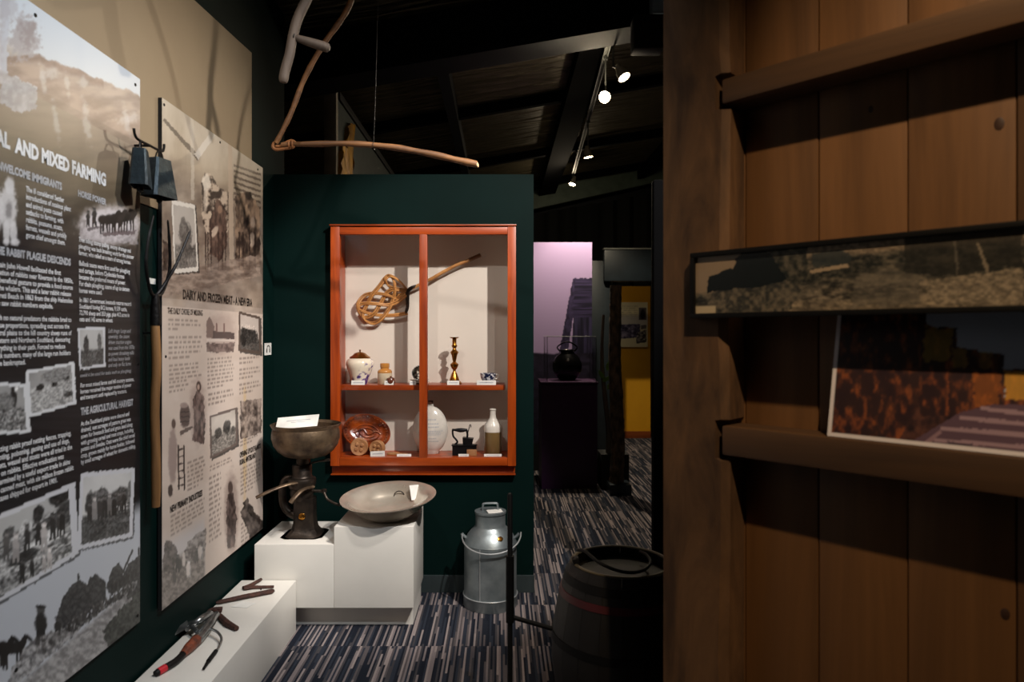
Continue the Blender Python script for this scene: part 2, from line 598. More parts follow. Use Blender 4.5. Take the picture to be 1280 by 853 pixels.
def make_carpet():
    m, nt, N, L, B = new_mat('striped carpet')
    tc = N.new('ShaderNodeTexCoord')
    sp = N.new('ShaderNodeSeparateXYZ')
    L.new(tc.outputs['Object'], sp.inputs[0])

    def math_(op, a, b=None):
        n = N.new('ShaderNodeMath')
        n.operation = op
        for i, v in enumerate((a, b)):
            if v is None:
                continue
            if isinstance(v, (int, float)):
                n.inputs[i].default_value = v
            else:
                L.new(v, n.inputs[i])
        return n.outputs[0]
    tilex = math_('FLOOR', math_('MULTIPLY', sp.outputs['X'], 2.0))
    tiley = math_('FLOOR', math_('MULTIPLY', math_('ADD', sp.outputs['Y'], 0.22), 2.0))
    sx = math_('FLOOR', math_('MULTIPLY', sp.outputs['X'], 1 / 0.0095))
    c1 = N.new('ShaderNodeCombineXYZ')
    L.new(sx, c1.inputs[0])
    L.new(tiley, c1.inputs[1])
    w1 = N.new('ShaderNodeTexWhiteNoise')
    L.new(c1.outputs[0], w1.inputs['Vector'])
    seg = math_('FLOOR', math_('ADD', math_('MULTIPLY', sp.outputs['Y'], 2.6), math_('MULTIPLY', w1.outputs['Value'], 3.0)))
    c2 = N.new('ShaderNodeCombineXYZ')
    L.new(sx, c2.inputs[0])
    L.new(seg, c2.inputs[1])
    L.new(tiley, c2.inputs[2])
    w2 = N.new('ShaderNodeTexWhiteNoise')
    L.new(c2.outputs[0], w2.inputs['Vector'])
    cr = N.new('ShaderNodeValToRGB')
    cr.color_ramp.interpolation = 'CONSTANT'
    el = cr.color_ramp.elements
    el[0].position = 0
    el[0].color = (*L3(30, 34, 44), 1)
    el[1].position = 0.24
    el[1].color = (*L3(48, 53, 64), 1)
    for p, c in ((0.40, (70, 68, 72)), (0.54, (92, 86, 88)), (0.66, (36, 40, 50)), (0.76, (130, 120, 120)), (0.90, (152, 140, 138))):
        e = el.new(p)
        e.color = (*L3(*c), 1)
    L.new(w2.outputs['Value'], cr.inputs[0])
    n = N.new('ShaderNodeTexNoise')
    n.inputs['Scale'].default_value = 420
    n.inputs['Detail'].default_value = 2
    L.new(tc.outputs['Object'], n.inputs['Vector'])
    mx = N.new('ShaderNodeMix')
    mx.data_type = 'RGBA'
    mx.blend_type = 'MULTIPLY'
    mx.inputs['Factor'].default_value = 0.65
    cr2 = N.new('ShaderNodeValToRGB')
    cr2.color_ramp.elements[0].position = 0.3
    cr2.color_ramp.elements[0].color = (0.3, 0.3, 0.3, 1)
    cr2.color_ramp.elements[1].position = 0.62
    cr2.color_ramp.elements[1].color = (1.25, 1.25, 1.25, 1)
    L.new(n.outputs['Fac'], cr2.inputs[0])
    L.new(cr.outputs[0], mx.inputs['A'])
    L.new(cr2.outputs[0], mx.inputs['B'])
    L.new(mx.outputs['Result'], B.inputs['Base Color'])
    B.inputs['Roughness'].default_value = 0.95
    B.inputs['Specular IOR Level'].default_value = 0.1
    bp = N.new('ShaderNodeBump')
    bp.inputs['Strength'].default_value = 0.6
    bp.inputs['Distance'].default_value = 0.006
    L.new(n.outputs['Fac'], bp.inputs['Height'])
    L.new(bp.outputs[0], B.inputs['Normal'])
    return m


def make_foil():
    m, nt, N, L, B = new_mat('dark roofing foil')
    B.inputs['Base Color'].default_value = (*L3(104, 96, 76), 1)
    B.inputs['Metallic'].default_value = 0.7
    B.inputs['Roughness'].default_value = 0.45
    tc = N.new('ShaderNodeTexCoord')
    mp = N.new('ShaderNodeMapping')
    mp.inputs['Scale'].default_value = (0.7, 5.5, 1)
    L.new(tc.outputs['Object'], mp.inputs[0])
    n = N.new('ShaderNodeTexNoise')
    n.inputs['Scale'].default_value = 2.2
    n.inputs['Detail'].default_value = 3
    n.inputs['Distortion'].default_value = 0.5
    L.new(mp.outputs[0], n.inputs['Vector'])
    bp = N.new('ShaderNodeBump')
    bp.inputs['Strength'].default_value = 1.0
    bp.inputs['Distance'].default_value = 0.12
    L.new(n.outputs['Fac'], bp.inputs['Height'])
    L.new(bp.outputs[0], B.inputs['Normal'])
    return m


def make_glass(name, amount=0.06, tint=(1, 1, 1)):
    m = bpy.data.materials.new(name)
    m.use_nodes = True
    nt = m.node_tree
    N, L = nt.nodes, nt.links
    N.remove(N['Principled BSDF'])
    tr = N.new('ShaderNodeBsdfTransparent')
    tr.inputs[0].default_value = (*tint, 1)
    gl = N.new('ShaderNodeBsdfGlossy')
    gl.inputs['Roughness'].default_value = 0.03
    lw = N.new('ShaderNodeLayerWeight')
    lw.inputs[0].default_value = 0.5
    pw = N.new('ShaderNodeMath')
    pw.operation = 'POWER'
    pw.inputs[1].default_value = 5.0
    L.new(lw.outputs['Facing'], pw.inputs[0])
    fr = N.new('ShaderNodeMath')
    fr.operation = 'MULTIPLY_ADD'
    fr.inputs[1].default_value = 0.6
    fr.inputs[2].default_value = 0.025
    L.new(pw.outputs[0], fr.inputs[0])
    mx = N.new('ShaderNodeMixShader')
    L.new(fr.outputs[0], mx.inputs[0])
    L.new(tr.outputs[0], mx.inputs[1])
    L.new(gl.outputs[0], mx.inputs[2])
    L.new(mx.outputs[0], N['Material Output'].inputs[0])
    return m


def make_emit(name, col, strength):
    m, nt, N, L, B = new_mat(name)
    B.inputs['Base Color'].default_value = (1, 1, 1, 1)
    B.inputs['Emission Color'].default_value = (*col, 1)
    B.inputs['Emission Strength'].default_value = strength
    return m


M['lampwhite'] = pm('white lamp housing', (210, 200, 180), 0.4)
M['carpet'] = make_carpet()
M['foil'] = make_foil()
M['glass'] = make_glass('clear glass')
M['bulb'] = make_emit('lamp glow', (1.0, 0.86, 0.62), 60)
M['bulb_dim'] = make_emit('lamp glow dim', (1.0, 0.8, 0.5), 14)

# ================================================================== the room
WX = -1.32                       # left wall face
PY = 3.97                        # front of the green partition

bm = BM()
box(bm, -4.5, 6.5, -3.2, 13.0, -0.05, 0.0)
struct(obj('floor', bm, M['carpet'], smooth=False))


def zc(x):
    return 3.76 + 0.17 * x


def slope_box(bm, x0, x1, y0, y1, lo, hi):
    """box whose underside and top follow the roof slope"""
    v = [bm.verts.new(p) for p in [(x0, y0, zc(x0) + lo), (x1, y0, zc(x1) + lo), (x1, y1, zc(x1) + lo), (x0, y1, zc(x0) + lo),
                                   (x0, y0, zc(x0) + hi), (x1, y0, zc(x1) + hi), (x1, y1, zc(x1) + hi), (x0, y1, zc(x0) + hi)]]
    for f in ((0, 3, 2, 1), (4, 5, 6, 7), (0, 1, 5, 4), (1, 2, 6, 5), (2, 3, 7, 6), (3, 0, 4, 7)):
        bm.faces.new([v[i] for i in f])


bm = BM()
slope_box(bm, -4.5, 6.5, -3.2, 13.0, 0.0, 0.05)
ceil_ = struct(obj('ceiling', bm, M['foil'], smooth=False))
# roof timbers
bm = BM()
slope_box(bm, -4.5, 6.5, 4.60, 4.75, -0.31, -0.002)
slope_box(bm, -4.5, 6.5, 4.54, 4.81, -0.36, -0.311)
obj('main_beam', bm, M['navy'], ceil_, smooth=False)
for yb in (6.6, 8.6, 10.4):
    bm = BM()
    slope_box(bm, -4.5, 6.5, yb, yb + 0.07, -0.10, -0.002)
    obj('purlin', bm, M['roofblack'], ceil_, smooth=False)
for xb, wd, mt in ((-0.50, 0.09, 'navy'), (0.62, 0.26, 'roofblack'), (2.2, 0.12, 'roofblack')):
    bm = BM()
    slope_box(bm, xb, xb + wd, 4.82, 11.0, -0.14, -0.003)
    obj('rafter', bm, M[mt], ceil_, smooth=False)

# left wall, its beige upper boarding
bm = BM()
box(bm, WX - 0.10, WX, -3.2, 4.16, 0, 3.45)
wl = struct(obj('wall_left', bm, M['green'], smooth=False))
bm = BM()
prism(bm, [(WX, -3.0, 1.98), (WX, 3.60, 1.98), (WX, 3.60, 2.985), (WX, 2.88, 2.93), (WX, -3.0, 2.50)], (0.006, 0, 0))
obj('upper_board', bm, M['beige'], wl, smooth=False)

# the green partition with an opening for the show case
FY = 3.925                       # front of the show-case frame
cx0, cx1 = P(416, 0, FY).x, P(642, 0, FY).x
cz0, cz1 = P(0, 586, FY).z, P(0, 284, FY).z
px1 = P(667, 0, PY).x
ptop = P(0, 218, PY).z
bm = BM()
box(bm, WX, cx0, PY, PY + 0.28, 0, ptop)
box(bm, cx1, px1, PY, PY + 0.28, 0, ptop)
box(bm, cx0, cx1, PY, PY + 0.28, 0, cz0)
box(bm, cx0, cx1, PY, PY + 0.28, cz1, ptop)
wp = struct(obj('wall_back', bm, M['green'], smooth=False))
bm = BM()
box(bm, -0.9, px1 + 0.004, PY - 0.012, PY, 0, 0.10, 0.002)
struct(obj('baseboard_back', bm, M['skirt'], smooth=False))

# far walls
bm = BM()
nx = 240
for i in range(nx + 1):
    x = -4.4 + 10.8 * i / nx
    y = 11.35 + 0.05 * math.sin(i * 0.9) + 0.03 * math.sin(i * 2.1 + 1)
    a = bm.verts.new((x, y, 0))
    b = bm.verts.new((x, y, zc(x) - 0.35))
    if i:
        bm.faces.new((pa, a, b, pb))
    pa, pb = a, b
cu = obj('wall_curtain', bm, M['curtain'], smooth=True, ang=80)
struct(cu)
bm = BM()
box(bm, -4.5, 6.5, 11.6, 11.7, 0, 4.9)
struct(obj('wall_far', bm, M['black'], smooth=False))
bm = BM()
v = []
for x, s in ((-1.5, 0), (4.5, 1)):
    zz = 3.52 + 0.22 * (x - 0.53)
    v.append((x, zz))
prism(bm, [(v[0][0], 11.0, v[0][1]), (v[1][0], 11.0, v[1][1]), (v[1][0], 11.0, v[1][1] + 0.3), (v[0][0], 11.0, v[0][1] + 0.3)], (0, 0.08, 0))
struct(obj('trim_far', bm, M['fascia'], smooth=False))
for nm, b in (('wall_side', (5.6, 5.7, -3.2, 12, 0, 5)), ('wall_behind', (-4.5, 6.5, -3.2, -3.1, 0, 5)), ('wall_outer', (-4.5, -4.4, -3.2, 12, 0, 3.2))):
    bm = BM()
    box(bm, *b)
    struct(obj(nm, bm, M['blackgreen'], smooth=False))

# grey wall and cream pilaster beyond the partition
bm = BM()
box(bm, -1.30, -1.2075, 5.06, 9.0, 0, 3.24)
wm = struct(obj('wall_middle', bm, M['green_far'], smooth=False))
bm = BM()
box(bm, -1.296, -1.206, 5.0, 5.058, 0, 3.52, 0.003)
obj('pilaster', bm, M['whitepaint'], wm)
bm = BM()
box(bm, -1.31, -1.19, 5.06, 9.0, 3.241, 3.30, 0.003)
obj('top_rail', bm, M['black'], wm)

# black post beside the timber wall
bm = BM()
box(bm, P(817, 0, 3.3).x, P(836, 0, 3.3).x, 3.3, 3.36, 0, 2.25, 0.012)
bp_ = obj('black_post', bm, M['roofblack'])
tag(bp_, 'tall black painted post standing behind the barrel by the timber wall', 'post')

# ------------------------------------------------------------------ timber wall on the right
tw_rot = math.atan2(-0.740, 0.673)
TW0 = Vector((0.654, 1.8, 0))
bm = BM()
box(bm, -0.19, 2.0, 0.021, 0.035, 0, 3.1)
tw = struct(obj('wall_right', bm, M['black'], smooth=False))
tw.location = TW0
tw.rotation_euler = (0, 0, tw_rot)
TWM = Matrix.Translation(TW0) @ Matrix.Rotation(tw_rot, 4, 'Z')
random.seed(4)
plank_face = []
xs = [-0.19, -0.008, 0.182, 0.377, 0.574, 0.772, 0.97, 1.17, 1.37, 1.57, 1.77, 1.97]
for a, b in zip(xs[:-1], xs[1:]):
    bm = BM()
    d = random.uniform(-0.003, 0.003)
    plank_face.append((a, b, d))
    box(bm, a + 0.0015, b - 0.0015, 0.0 + d, 0.0205, 0, 3.1, 0.002)
    obj('plank', bm, M['plank'], tw)


def rail(z0, z1, x0=-0.022):
    bm = BM()
    n = 14
    for i in range(n):
        a = x0 + (2.0 - x0) * i / n
    box(bm, x0, 2.0, -0.098, -0.003, z0, z1, 0.006)
    obj('rail', bm, M['rail'], tw)


for kx, kz, kr in ((0.545, 1.93, 0.010), (0.555, 0.93, 0.009), (0.30, 2.02, 0.006), (0.70, 2.3, 0.010)):
    bm = BM()
    kd = [d for a, b, d in plank_face if a <= kx < b][0]
    lathe(bm, [(0, -0.0008), (kr * 0.8, -0.0007), (kr, 0.0004)], 14, sy=1.5, M=Matrix.Translation((kx, kd, kz)) @ Matrix.Rotation(R(-90), 4, 'X'))
    obj('knot', bm, M['knot'], tw)


rail(2.091, 2.154)
rail(1.190, 1.2656)
rail(0.30, 0.37)
# post: tapered edge with notches where the rails let in
bm = BM()
NOTCH = ((2.080, 2.166), (1.179, 1.277))        # pockets cut for the rail ends
levels = sorted([3.1 * i / 46 for i in range(47) if not any(a - 0.012 < 3.1 * i / 46 < b + 0.012 for a, b in NOTCH)]
                + [z for a, b in NOTCH for z in (a - 0.004, a, b, b + 0.004)])
R_ = []
random.seed(9)
for z in levels:
    j = 0.004 * math.sin(z * 7) + random.uniform(-0.0025, 0.0025)
    if any(a <= z <= b for a, b in NOTCH):
        ring = [(-0.197, -0.1), (-0.040, -0.1), (-0.036, -0.05), (-0.030, -0.004), (-0.012, 0.018), (-0.197, 0.018)]
    else:
        ring = [(-0.197, -0.1), (-0.026 + j, -0.1), (-0.006 + j * 0.6, -0.086), (-0.012, 0.0), (-0.012, 0.018), (-0.197, 0.018)]
    R_.append([bm.verts.new((x, y, z)) for x, y in ring])
for i in range(len(levels) - 1):
    for k in range(6):
        bm.faces.new((R_[i][k], R_[i][(k + 1) % 6], R_[i + 1][(k + 1) % 6], R_[i + 1][k]))
bm.faces.new(R_[0])
bm.faces.new(R_[-1])
post = obj('post', bm, M['post'], tw, smooth=False)

# ================================================================== information boards on the left wall
TEXTS = {}


def text_mesh(body, bold=0.0, spacing=1.0, line=1.0, shear=0.0):
    cu = bpy.data.curves.new('txt', 'FONT')
    cu.body = body
    cu.size = 1.0
    cu.resolution_u = 2
    cu.offset = bold
    cu.space_line = line
    cu.space_character = spacing
    cu.shear = shear
    o = bpy.data.objects.new('txt', cu)
    COL.objects.link(o)
    dg = bpy.context.evaluated_depsgraph_get()
    me = bpy.data.meshes.new_from_object(o.evaluated_get(dg))
    bpy.data.objects.remove(o, do_unlink=True)
    bpy.data.curves.remove(cu)
    return me


def wall_text(name, parent, xf, body, x0, x1, yt, yb, xref, mat, bold=0.012, shear=0.0, line=1.0, sx=None, align='L'):
    """lettering on the plane X = xf, fitted between picture columns x0..x1; heights read at column xref"""
    me = text_mesh(body, bold, 1.0, line, shear)
    n = len(me.vertices)
    co = np.zeros(n * 3)
    me.vertices.foreach_get('co', co)
    co = co.reshape(-1, 3)
    mn, mx = co.min(0), co.max(0)

    def Yof(px):
        return xf * F / (px - CX)
    Yr = Yof(xref)
    zt, zb = CH + (CY - yt) * Yr / F, CH + (CY - yb) * Yr / F
    if sx is None:
        sx = (Yof(x1) - Yof(x0)) / (mx[0] - mn[0])
    sy = (zt - zb) / (mx[1] - mn[1])
    y0 = Yof(x0) if align == 'L' else Yof(x1) - sx * (mx[0] - mn[0])
    out = np.zeros_like(co)
    out[:, 0] = xf + 0.0012
    out[:, 1] = y0 + (co[:, 0] - mn[0]) * sx
    out[:, 2] = zb + (co[:, 1] - mn[1]) * sy
    me.vertices.foreach_set('co', out.ravel())
    me.update()
    for p in me.polygons:
        p.use_smooth = False
    me.materials.clear()
    o = link(name, me, mat, parent)
    return sx


B1X = WX + 0.016                 # printed face of the first board
B2X = WX + 0.022


def wallY(px, xf):
    return xf * F / (px - CX)


def wallz(px, py, xf):
    return CH + (CY - py) * wallY(px, xf) / F


# ---- board 1
y1a, y1b = 1.20, wallY(175, B1X)
z1a, z1b = wallz(178, 775, B1X), wallz(172, 97, B1X)
bm = BM()
box(bm, WX + 0.0065, B1X - 0.0006, y1a, y1b, z1a, z1b)
b1 = obj('information_board', bm, M['label_edge'], smooth=False)
tag(b1, 'large dark information board with white lettering about mixed farming and rabbits', 'information board')


def paint_board1(p):
    Yr = wallY(150, B1X)
    z = p.W[..., 2]
    V = CY + (CH - z) * F / Yr          # height read as picture row at column 150
    X, Y = p.X, p.Y
    stops = [(60, (206, 214, 224)), (128, (205, 210, 215)), (150, (170, 152, 136)), (190, (150, 132, 114)), (235, (122, 108, 88)),
             (285, (84, 76, 66)), (330, (46, 42, 42)), (380, (34, 31, 33)), (440, (27, 27, 30)), (560, (22, 24, 28)), (620, (24, 26, 30)), (900, (20, 22, 25))]
    xs_ = [a for a, _ in stops]
    col = np.stack([np.interp(V, xs_, [c[k] for _, c in stops]) for k in range(3)], -1)
    p.c = col
    # brown land beneath a ragged skyline falling to the right
    sky = 66 + (X - 45) * 0.40 + 8 * (fbm(X / 9, Y * 0 + 2, 3) - 0.5)
    sky = np.where(X < 50, 66 + (50 - X) * 0.1, sky)
    land = sm((Y - sky) / 3) * (Y < 240)
    p.grain(land * (V < 175), (128, 106, 94), (176, 152, 136), 26, 12, seed=2, op=0.85)
    p.grain(sm((Y - sky) / 2) * sm((sky + 14 - Y) / 8) * (X < 130), (112, 90, 80), (150, 122, 108), 8, 6, seed=12, op=0.6)
    # pale tree at the left and a bush
    p.poly([(-6, 92), (2, 20), (0, -10), (12, -10), (12, 25), (9, 60), (10, 92)], (190, 192, 200), 0.9, rag=3, rs=6)
    p.ell(6, 10, 18, 16, (170, 164, 168), 0.9, 0.5, rag=0.9, rs=5, seed=3)
    p.ell(30, 48, 17, 24, (166, 158, 160), 0.6, 0.9, rag=0.8, rs=5, seed=5)
    p.ell(36, 40, 10, 16, (140, 128, 128), 0.8, 0.6, rag=1.0, rs=4, seed=6)
    p.ell(-20, 45, 22, 40, (176, 172, 176), 0.8, 0.8, rag=0.8, rs=6, seed=7)
    # white foam of stumps and stone
    p.grain(p.inside([(0, 86), (46, 110), (46, 138), (20, 140), (0, 126)], 5, 7), (170, 166, 172), (206, 206, 214), 6, 7, seed=15, op=0.85)
    for (cx_, cy_, rx_, ry_) in ((54, 100, 3, 16), (84, 105, 2.4, 12), (62, 92, 9, 6), (104, 104, 5, 6), (158, 150, 3, 16), (70, 150, 3, 20), (108, 152, 4, 22), (160, 148, 12, 5)):
        p.ell(cx_, cy_, rx_, ry_, (206, 202, 202), 1.2, 0.5, rag=0.9, rs=5, ang=-0.15, seed=int(cx_))
    p.grain(((V > 165) & (V < 330)).astype(float), (0, 0, 0), (120, 104, 84), 60, 14, seed=20, op=0.16)
    p.grain((V > 330).astype(float), (16, 16, 18), (46, 44, 46), 70, 4, seed=21, op=0.5)
    # white rabbit
    for (cx_, cy_, rx_, ry_) in ((12, 232, 6, 11), (10, 260, 11, 28), (8, 290, 4, 16), (17, 291, 4.5, 15), (8, 302, 4, 4), (19, 303, 6, 4), (-6, 262, 10, 30)):
        p.ell(cx_, cy_, rx_, ry_, (206, 204, 206), 0.5, 0.9, rag=0.25, rs=3, seed=int(cy_))
    p.ell(11, 262, 4, 10, (110, 106, 108), 0.9, 0.7, rag=0.4, rs=3)
    # team of horses in a pale vignette
    p.ell(137, 282, 37, 24, (206, 200, 204), 0.55, 0.95, rag=0.2, rs=5)
    p.grain(p.inside([(100, 286), (172, 286), (172, 306), (100, 298)], 2, 5), (150, 144, 146), (196, 190, 194), 3, 3, seed=31, op=0.7)
    for hx, hy_, tn in ((158, 288, 40), (150, 290, 30), (143, 291, 46), (135, 292, 34)):
        p.horse(hx, hy_, 27, tn)
    p.poly([(126, 291), (170, 288), (168, 293), (130, 296)], (90, 78, 80), 0.8, rag=1.5, rs=3)
    for lx, h in ((110, 20), (118, 24)):
        p.person(lx, 284, h, 44)
    p.poly([(108, 284), (128, 282), (128, 286), (110, 288)], (70, 62, 64), 0.7, rag=1.5, rs=3)
    # small photographs
    p.photo([(97, 410), (131, 408.5), (132, 459), (99.5, 462.5)], 3, 178, (40, 120), 0.55, ((0.30, 0.45, 0.10, 0.24, 52), (0.80, 0.38, 0.08, 0.2, 90)), (196, 198, 204))
    p.photo([(-42, 476), (34, 480), (38.5, 541), (-40, 546)], 5, 150, (40, 190), 0.5, ((0.75, 0.32, 0.05, 0.2, 40), (0.80, 0.16, 0.03, 0.06, 215), (0.55, 0.4, 0.2, 0.16, 110)), (206, 208, 212))
    p.photo([(31.8, 464), (93, 452.5), (95.5, 505), (36, 522)], 7, 150, (110, 200), 0.42, ((0.28, 0.44, 0.08, 0.07, 40), (0.58, 0.45, 0.06, 0.06, 45), (0.82, 0.36, 0.08, 0.06, 40), (0.62, 0.25, 0.3, 0.14, 120), (0.85, 0.75, 0.1, 0.06, 60)), (206, 208, 212))
    # harvest photograph along the foot of the board
    top = 700 - (X - 60) * 0.62
    foot = sm((Y - (top - 10)) / 26)
    p.mix(foot, np.array((190, 194, 202)))
    ground = sm((Y - (838 - (X - 40) * 0.86 + 6 * (fbm(X / 12, Y / 12, 3) - 0.5))) / 8)
    p.grain(ground, (112, 110, 110), (176, 174, 174), 5, 4, seed=41, op=0.95)
    for pts in (([(70, 775), (78, 748), (90, 731), (100, 725), (111, 732), (116, 760), (96, 790), (72, 800)]), ([(107, 745), (112, 722), (120, 718), (132, 727), (133, 750), (118, 770)]), ([(132, 735), (140, 712), (148, 703), (154, 712), (154, 735), (140, 745)]), ([(150, 728), (160, 706), (172, 696), (180, 692), (180, 740), (160, 750)])):
        p.grain(p.inside(pts, 1.2, 4), (34, 34, 36), (78, 78, 78), 2.5, 2.5, seed=44)
    p.grain(p.inside([(128, 790), (150, 762), (180, 735), (180, 792), (160, 815), (138, 812)], 3, 6), (40, 42, 40), (86, 88, 84), 2.5, 2.5, seed=46)
    p.grain(p.inside([(60, 800), (78, 782), (100, 778), (130, 755), (160, 732), (172, 726), (168, 738), (140, 756), (110, 778), (80, 800), (62, 812)], 2, 3), (16, 16, 18), (160, 160, 160), 2.2, 3, seed=47)
    p.poly([(152, 716), (165, 687), (167, 688), (154, 718)], (60, 60, 60))
    p.ell(173.5, 690, 1.3, 6, (50, 50, 50))
    p.ell(98, 722, 1.4, 5, (40, 40, 40))
    # horses and a man
    p.horse(-4, 838, 40, 22)
    p.horse(14, 834, 38, 28)
    p.person(51, 818, 60, 28)
    p.person(72, 806, 34, 40)
    p.ell(64, 800, 7, 10, (30, 30, 32), 0.4, 0.9, rag=0.4, rs=4)
    for i_ in range(16):
        p.person(86 + i_ * 5.2, 792 - i_ * 3.5, 15 - 0.25 * i_, 30 + (i_ * 37) % 60, light=60)
    for i_ in range(7):
        p.person(140 + i_ * 5, 742 - i_ * 3.2, 14, 30 + (i_ * 53) % 50)
    p.grain(p.inside([(14, 836), (40, 800), (66, 790), (100, 790), (60, 822), (30, 850), (10, 860)], 3, 6), (60, 58, 58), (190, 188, 188), 4, 4, seed=49, op=0.8)
    # the two big photographs lie over it
    p.photo([(-48, 664), (94, 602.5), (99, 692), (-46, 782)], 9, 182, (50, 215), 0.36, ((0.86, 0.2, 0.10, 0.11, 40), (0.4, 0.32, 0.05, 0.07, 70), (0.55, 0.36, 0.06, 0.09, 200), (0.66, 0.28, 0.05, 0.10, 46), (0.90, 0.42, 0.10, 0.13, 70), (0.7, 0.62, 0.16, 0.08, 215), (0.52, 0.70, 0.14, 0.07, 50), (0.72, 0.44, 0.08, 0.07, 60)), (205, 206, 212), 0.05)
    for (hx, hy_, hh_, tn) in ((8, 700, 34, 90), (20, 704, 36, 170), (34, 690, 34, 50), (48, 682, 32, 40), (55, 690, 36, 190), (66, 676, 34, 44), (74, 672, 30, 60), (78, 668, 30, 36), (62, 712, 26, 200), (40, 722, 24, 40), (28, 730, 30, 36), (55, 716, 22, 180)):
        p.person(hx, hy_, hh_, tn, light=50)
    p.photo([(100.5, 592), (168.5, 585), (165.5, 671), (97, 688)], 11, 206, (38, 110), 0.60, ((0.33, 0.48, 0.16, 0.2, 120), (0.42, 0.40, 0.12, 0.16, 95), (0.2, 0.44, 0.09, 0.16, 70), (0.55, 0.52, 0.1, 0.14, 60), (0.75, 0.42, 0.22, 0.13, 84), (0.93, 0.42, 0.06, 0.2, 110)), (205, 206, 212), 0.05)


_pb1 = paint_board1


def paint_board1(p):
    _pb1(p)
    for (hx, hy_, hh_, tn) in ((112, 655, 26, 50), (118, 650, 28, 150), (125, 652, 30, 60), (131, 648, 28, 46), (137, 644, 26, 120), (143, 646, 26, 40), (149, 640, 24, 70), (155, 640, 26, 44)):
        p.person(hx, hy_, hh_, tn, light=60)
    for k_ in range(4):
        p.poly([(140, 628 + k_ * 4), (162, 624 + k_ * 4), (162, 625.2 + k_ * 4), (140, 629.2 + k_ * 4)], (30, 30, 30), 0.7)


print_mesh('print', (B1X, y1a, z1a), (0, y1b - y1a, 0), (0, 0, z1b - z1a), 300, 420, paint_board1, M['print'], b1)
W, G, D = M['ink_white'], M['ink_grey'], M['ink_dark']
s_ = wall_text('heading', b1, B1X, 'AND MIXED FARMING', 17.8, 132, 170.4, 191, 17.8, W, 0.05)
wall_text('heading', b1, B1X, 'PASTORAL', 0, 12.2, 166.8, 187.6, 12.2, W, 0.05, sx=s_, align='R')
wall_text('heading', b1, B1X, 'UNWELCOME IMMIGRANTS', -9, 76.9, 228.4, 238.4, 76.9, G, 0.045)
wall_text('paragraph', b1, B1X, 'The ill considered Settler\nintroductions of noxious plant\nand animal pests caused\nsetbacks to farming, with\nrabbits, possums, stoats,\nferrets, weasels and prickly\ngorse chief amongst them.', 31.9, 88, 232.2, 299, 31.9, W, 0.02)
wall_text('heading', b1, B1X, 'HORSE POWER', 97.3, 132.5, 236.9, 245.6, 97.3, G, 0.045)
wall_text('paragraph', b1, B1X, 'Tree felling, stump pulling, swamp drainage and\nploughing was back breaking work for the pioneer\nfarmer, who relied on a team of strong horses.', 98, 167, 296, 320.5, 98, W, 0.02)
wall_text('paragraph', b1, B1X, 'Bullock teams were first used for ploughing\nand cartage, before Clydesdale horses\nbecame the preferred means of power.\nFor chain ploughing, teams of up to sixteen\nhorses were used.', 98.4, 162, 325.7, 366, 98.4, W, 0.02)
wall_text('paragraph', b1, B1X, 'In 1861 Government livestock returns record\nSouthland having 812 horses, 9,139 cattle,\n72,790 sheep and 353 pigs, plus 412 acres in\noats and 142 acres in wheat.', 98.8, 163.4, 371.8, 402, 98.8, W, 0.02)
wall_text('caption', b1, B1X, 'Left image: Large and\nunwieldy, the steam\ndriven traction engine\nwas used from the 1870s\nto power threshing mills\nand haul heavy loads\nand only on flat farms', 135, 167.6, 411, 461, 135, G, 0.006, 0.2)
wall_text('caption', b1, B1X, 'could it be used for tasks such as ploughing.', 99.8, 163.5, 467.2, 473.4, 99.8, G, 0.006, 0.2)
wall_text('paragraph', b1, B1X, 'For most mixed farms and hill country stations,\nhorses remained the major motive of power\nand transport until replaced by tractors.', 100, 167, 479.4, 502, 100, W, 0.02)
wall_text('heading', b1, B1X, 'THE AGRICULTURAL HARVEST', 100.5, 166, 510, 520, 100.5, G, 0.045)
wall_text('paragraph', b1, B1X, 'As the Southland plains were cleared and\ndrained, vast acreages of pasture grass was\nsown for livestock feed and grass seed along\nwith growing cereal and root crops, including\npotato and Swedes. Oats were the chief cereal\ncrop, grown mainly for horse fodder, followed\nby small acreages of wheat for domestic milling.', 100.6, 169, 527.2, 583, 100.6, W, 0.02)
wall_text('heading', b1, B1X, 'THE RABBIT PLAGUE DESCENDS', -9, 88, 323.4, 332.8, 88, G, 0.045)
wall_text('paragraph', b1, B1X, 'Captain John Howell facilitated the first\nliberation of rabbits near Riverton in the 1850s,\nas a beneficial gesture to provide a food source\nfor the whalers. This and a later rabbit release\nat Oreti Beach in 1863 from the ship Helenslee\nsoon saw rabbit numbers explode.', -13, 90.8, 338, 388.5, 75, W, 0.02)
wall_text('paragraph', b1, B1X, 'With no natural predators the rabbits bred to\nplague proportions, spreading out across the\ncentral plains to the hill country sheep runs of\nWestern and Northern Southland, devouring\neverything in their path. Forced to reduce\nstock numbers, many of the large run holders\nwere bankrupted.', -11, 89, 396.6, 454.5, 80, W, 0.02)
wall_text('paragraph', b1, B1X, 'Erecting rabbit proof netting fences, trapping,\nshooting, poisoning, gassing and use of dogs,\nferrets, weasel and stoats were all tried in the\nwar on rabbits. Effective eradication was\nundermined by a useful export trade in skins\nand canned meat, with six million frozen rabbit\ncarcases shipped for export in 1901.', -11, 91.5, 537.5, 599, 90, W, 0.02)
for px, py in ((44, 19), (169, 106), (173, 455), (20, 838), (172, 770)):
    bm = BM()
    c = Vector((B1X, wallY(px, B1X), wallz(px, py, B1X)))
    lathe(bm, [(0.006, 0), (0.005, 0.0025), (0, 0.0032)], 10, M=Matrix.Translation(c) @ Matrix.Rotation(R(90), 4, 'Y'))
    obj('screw', bm, M['iron'], b1)

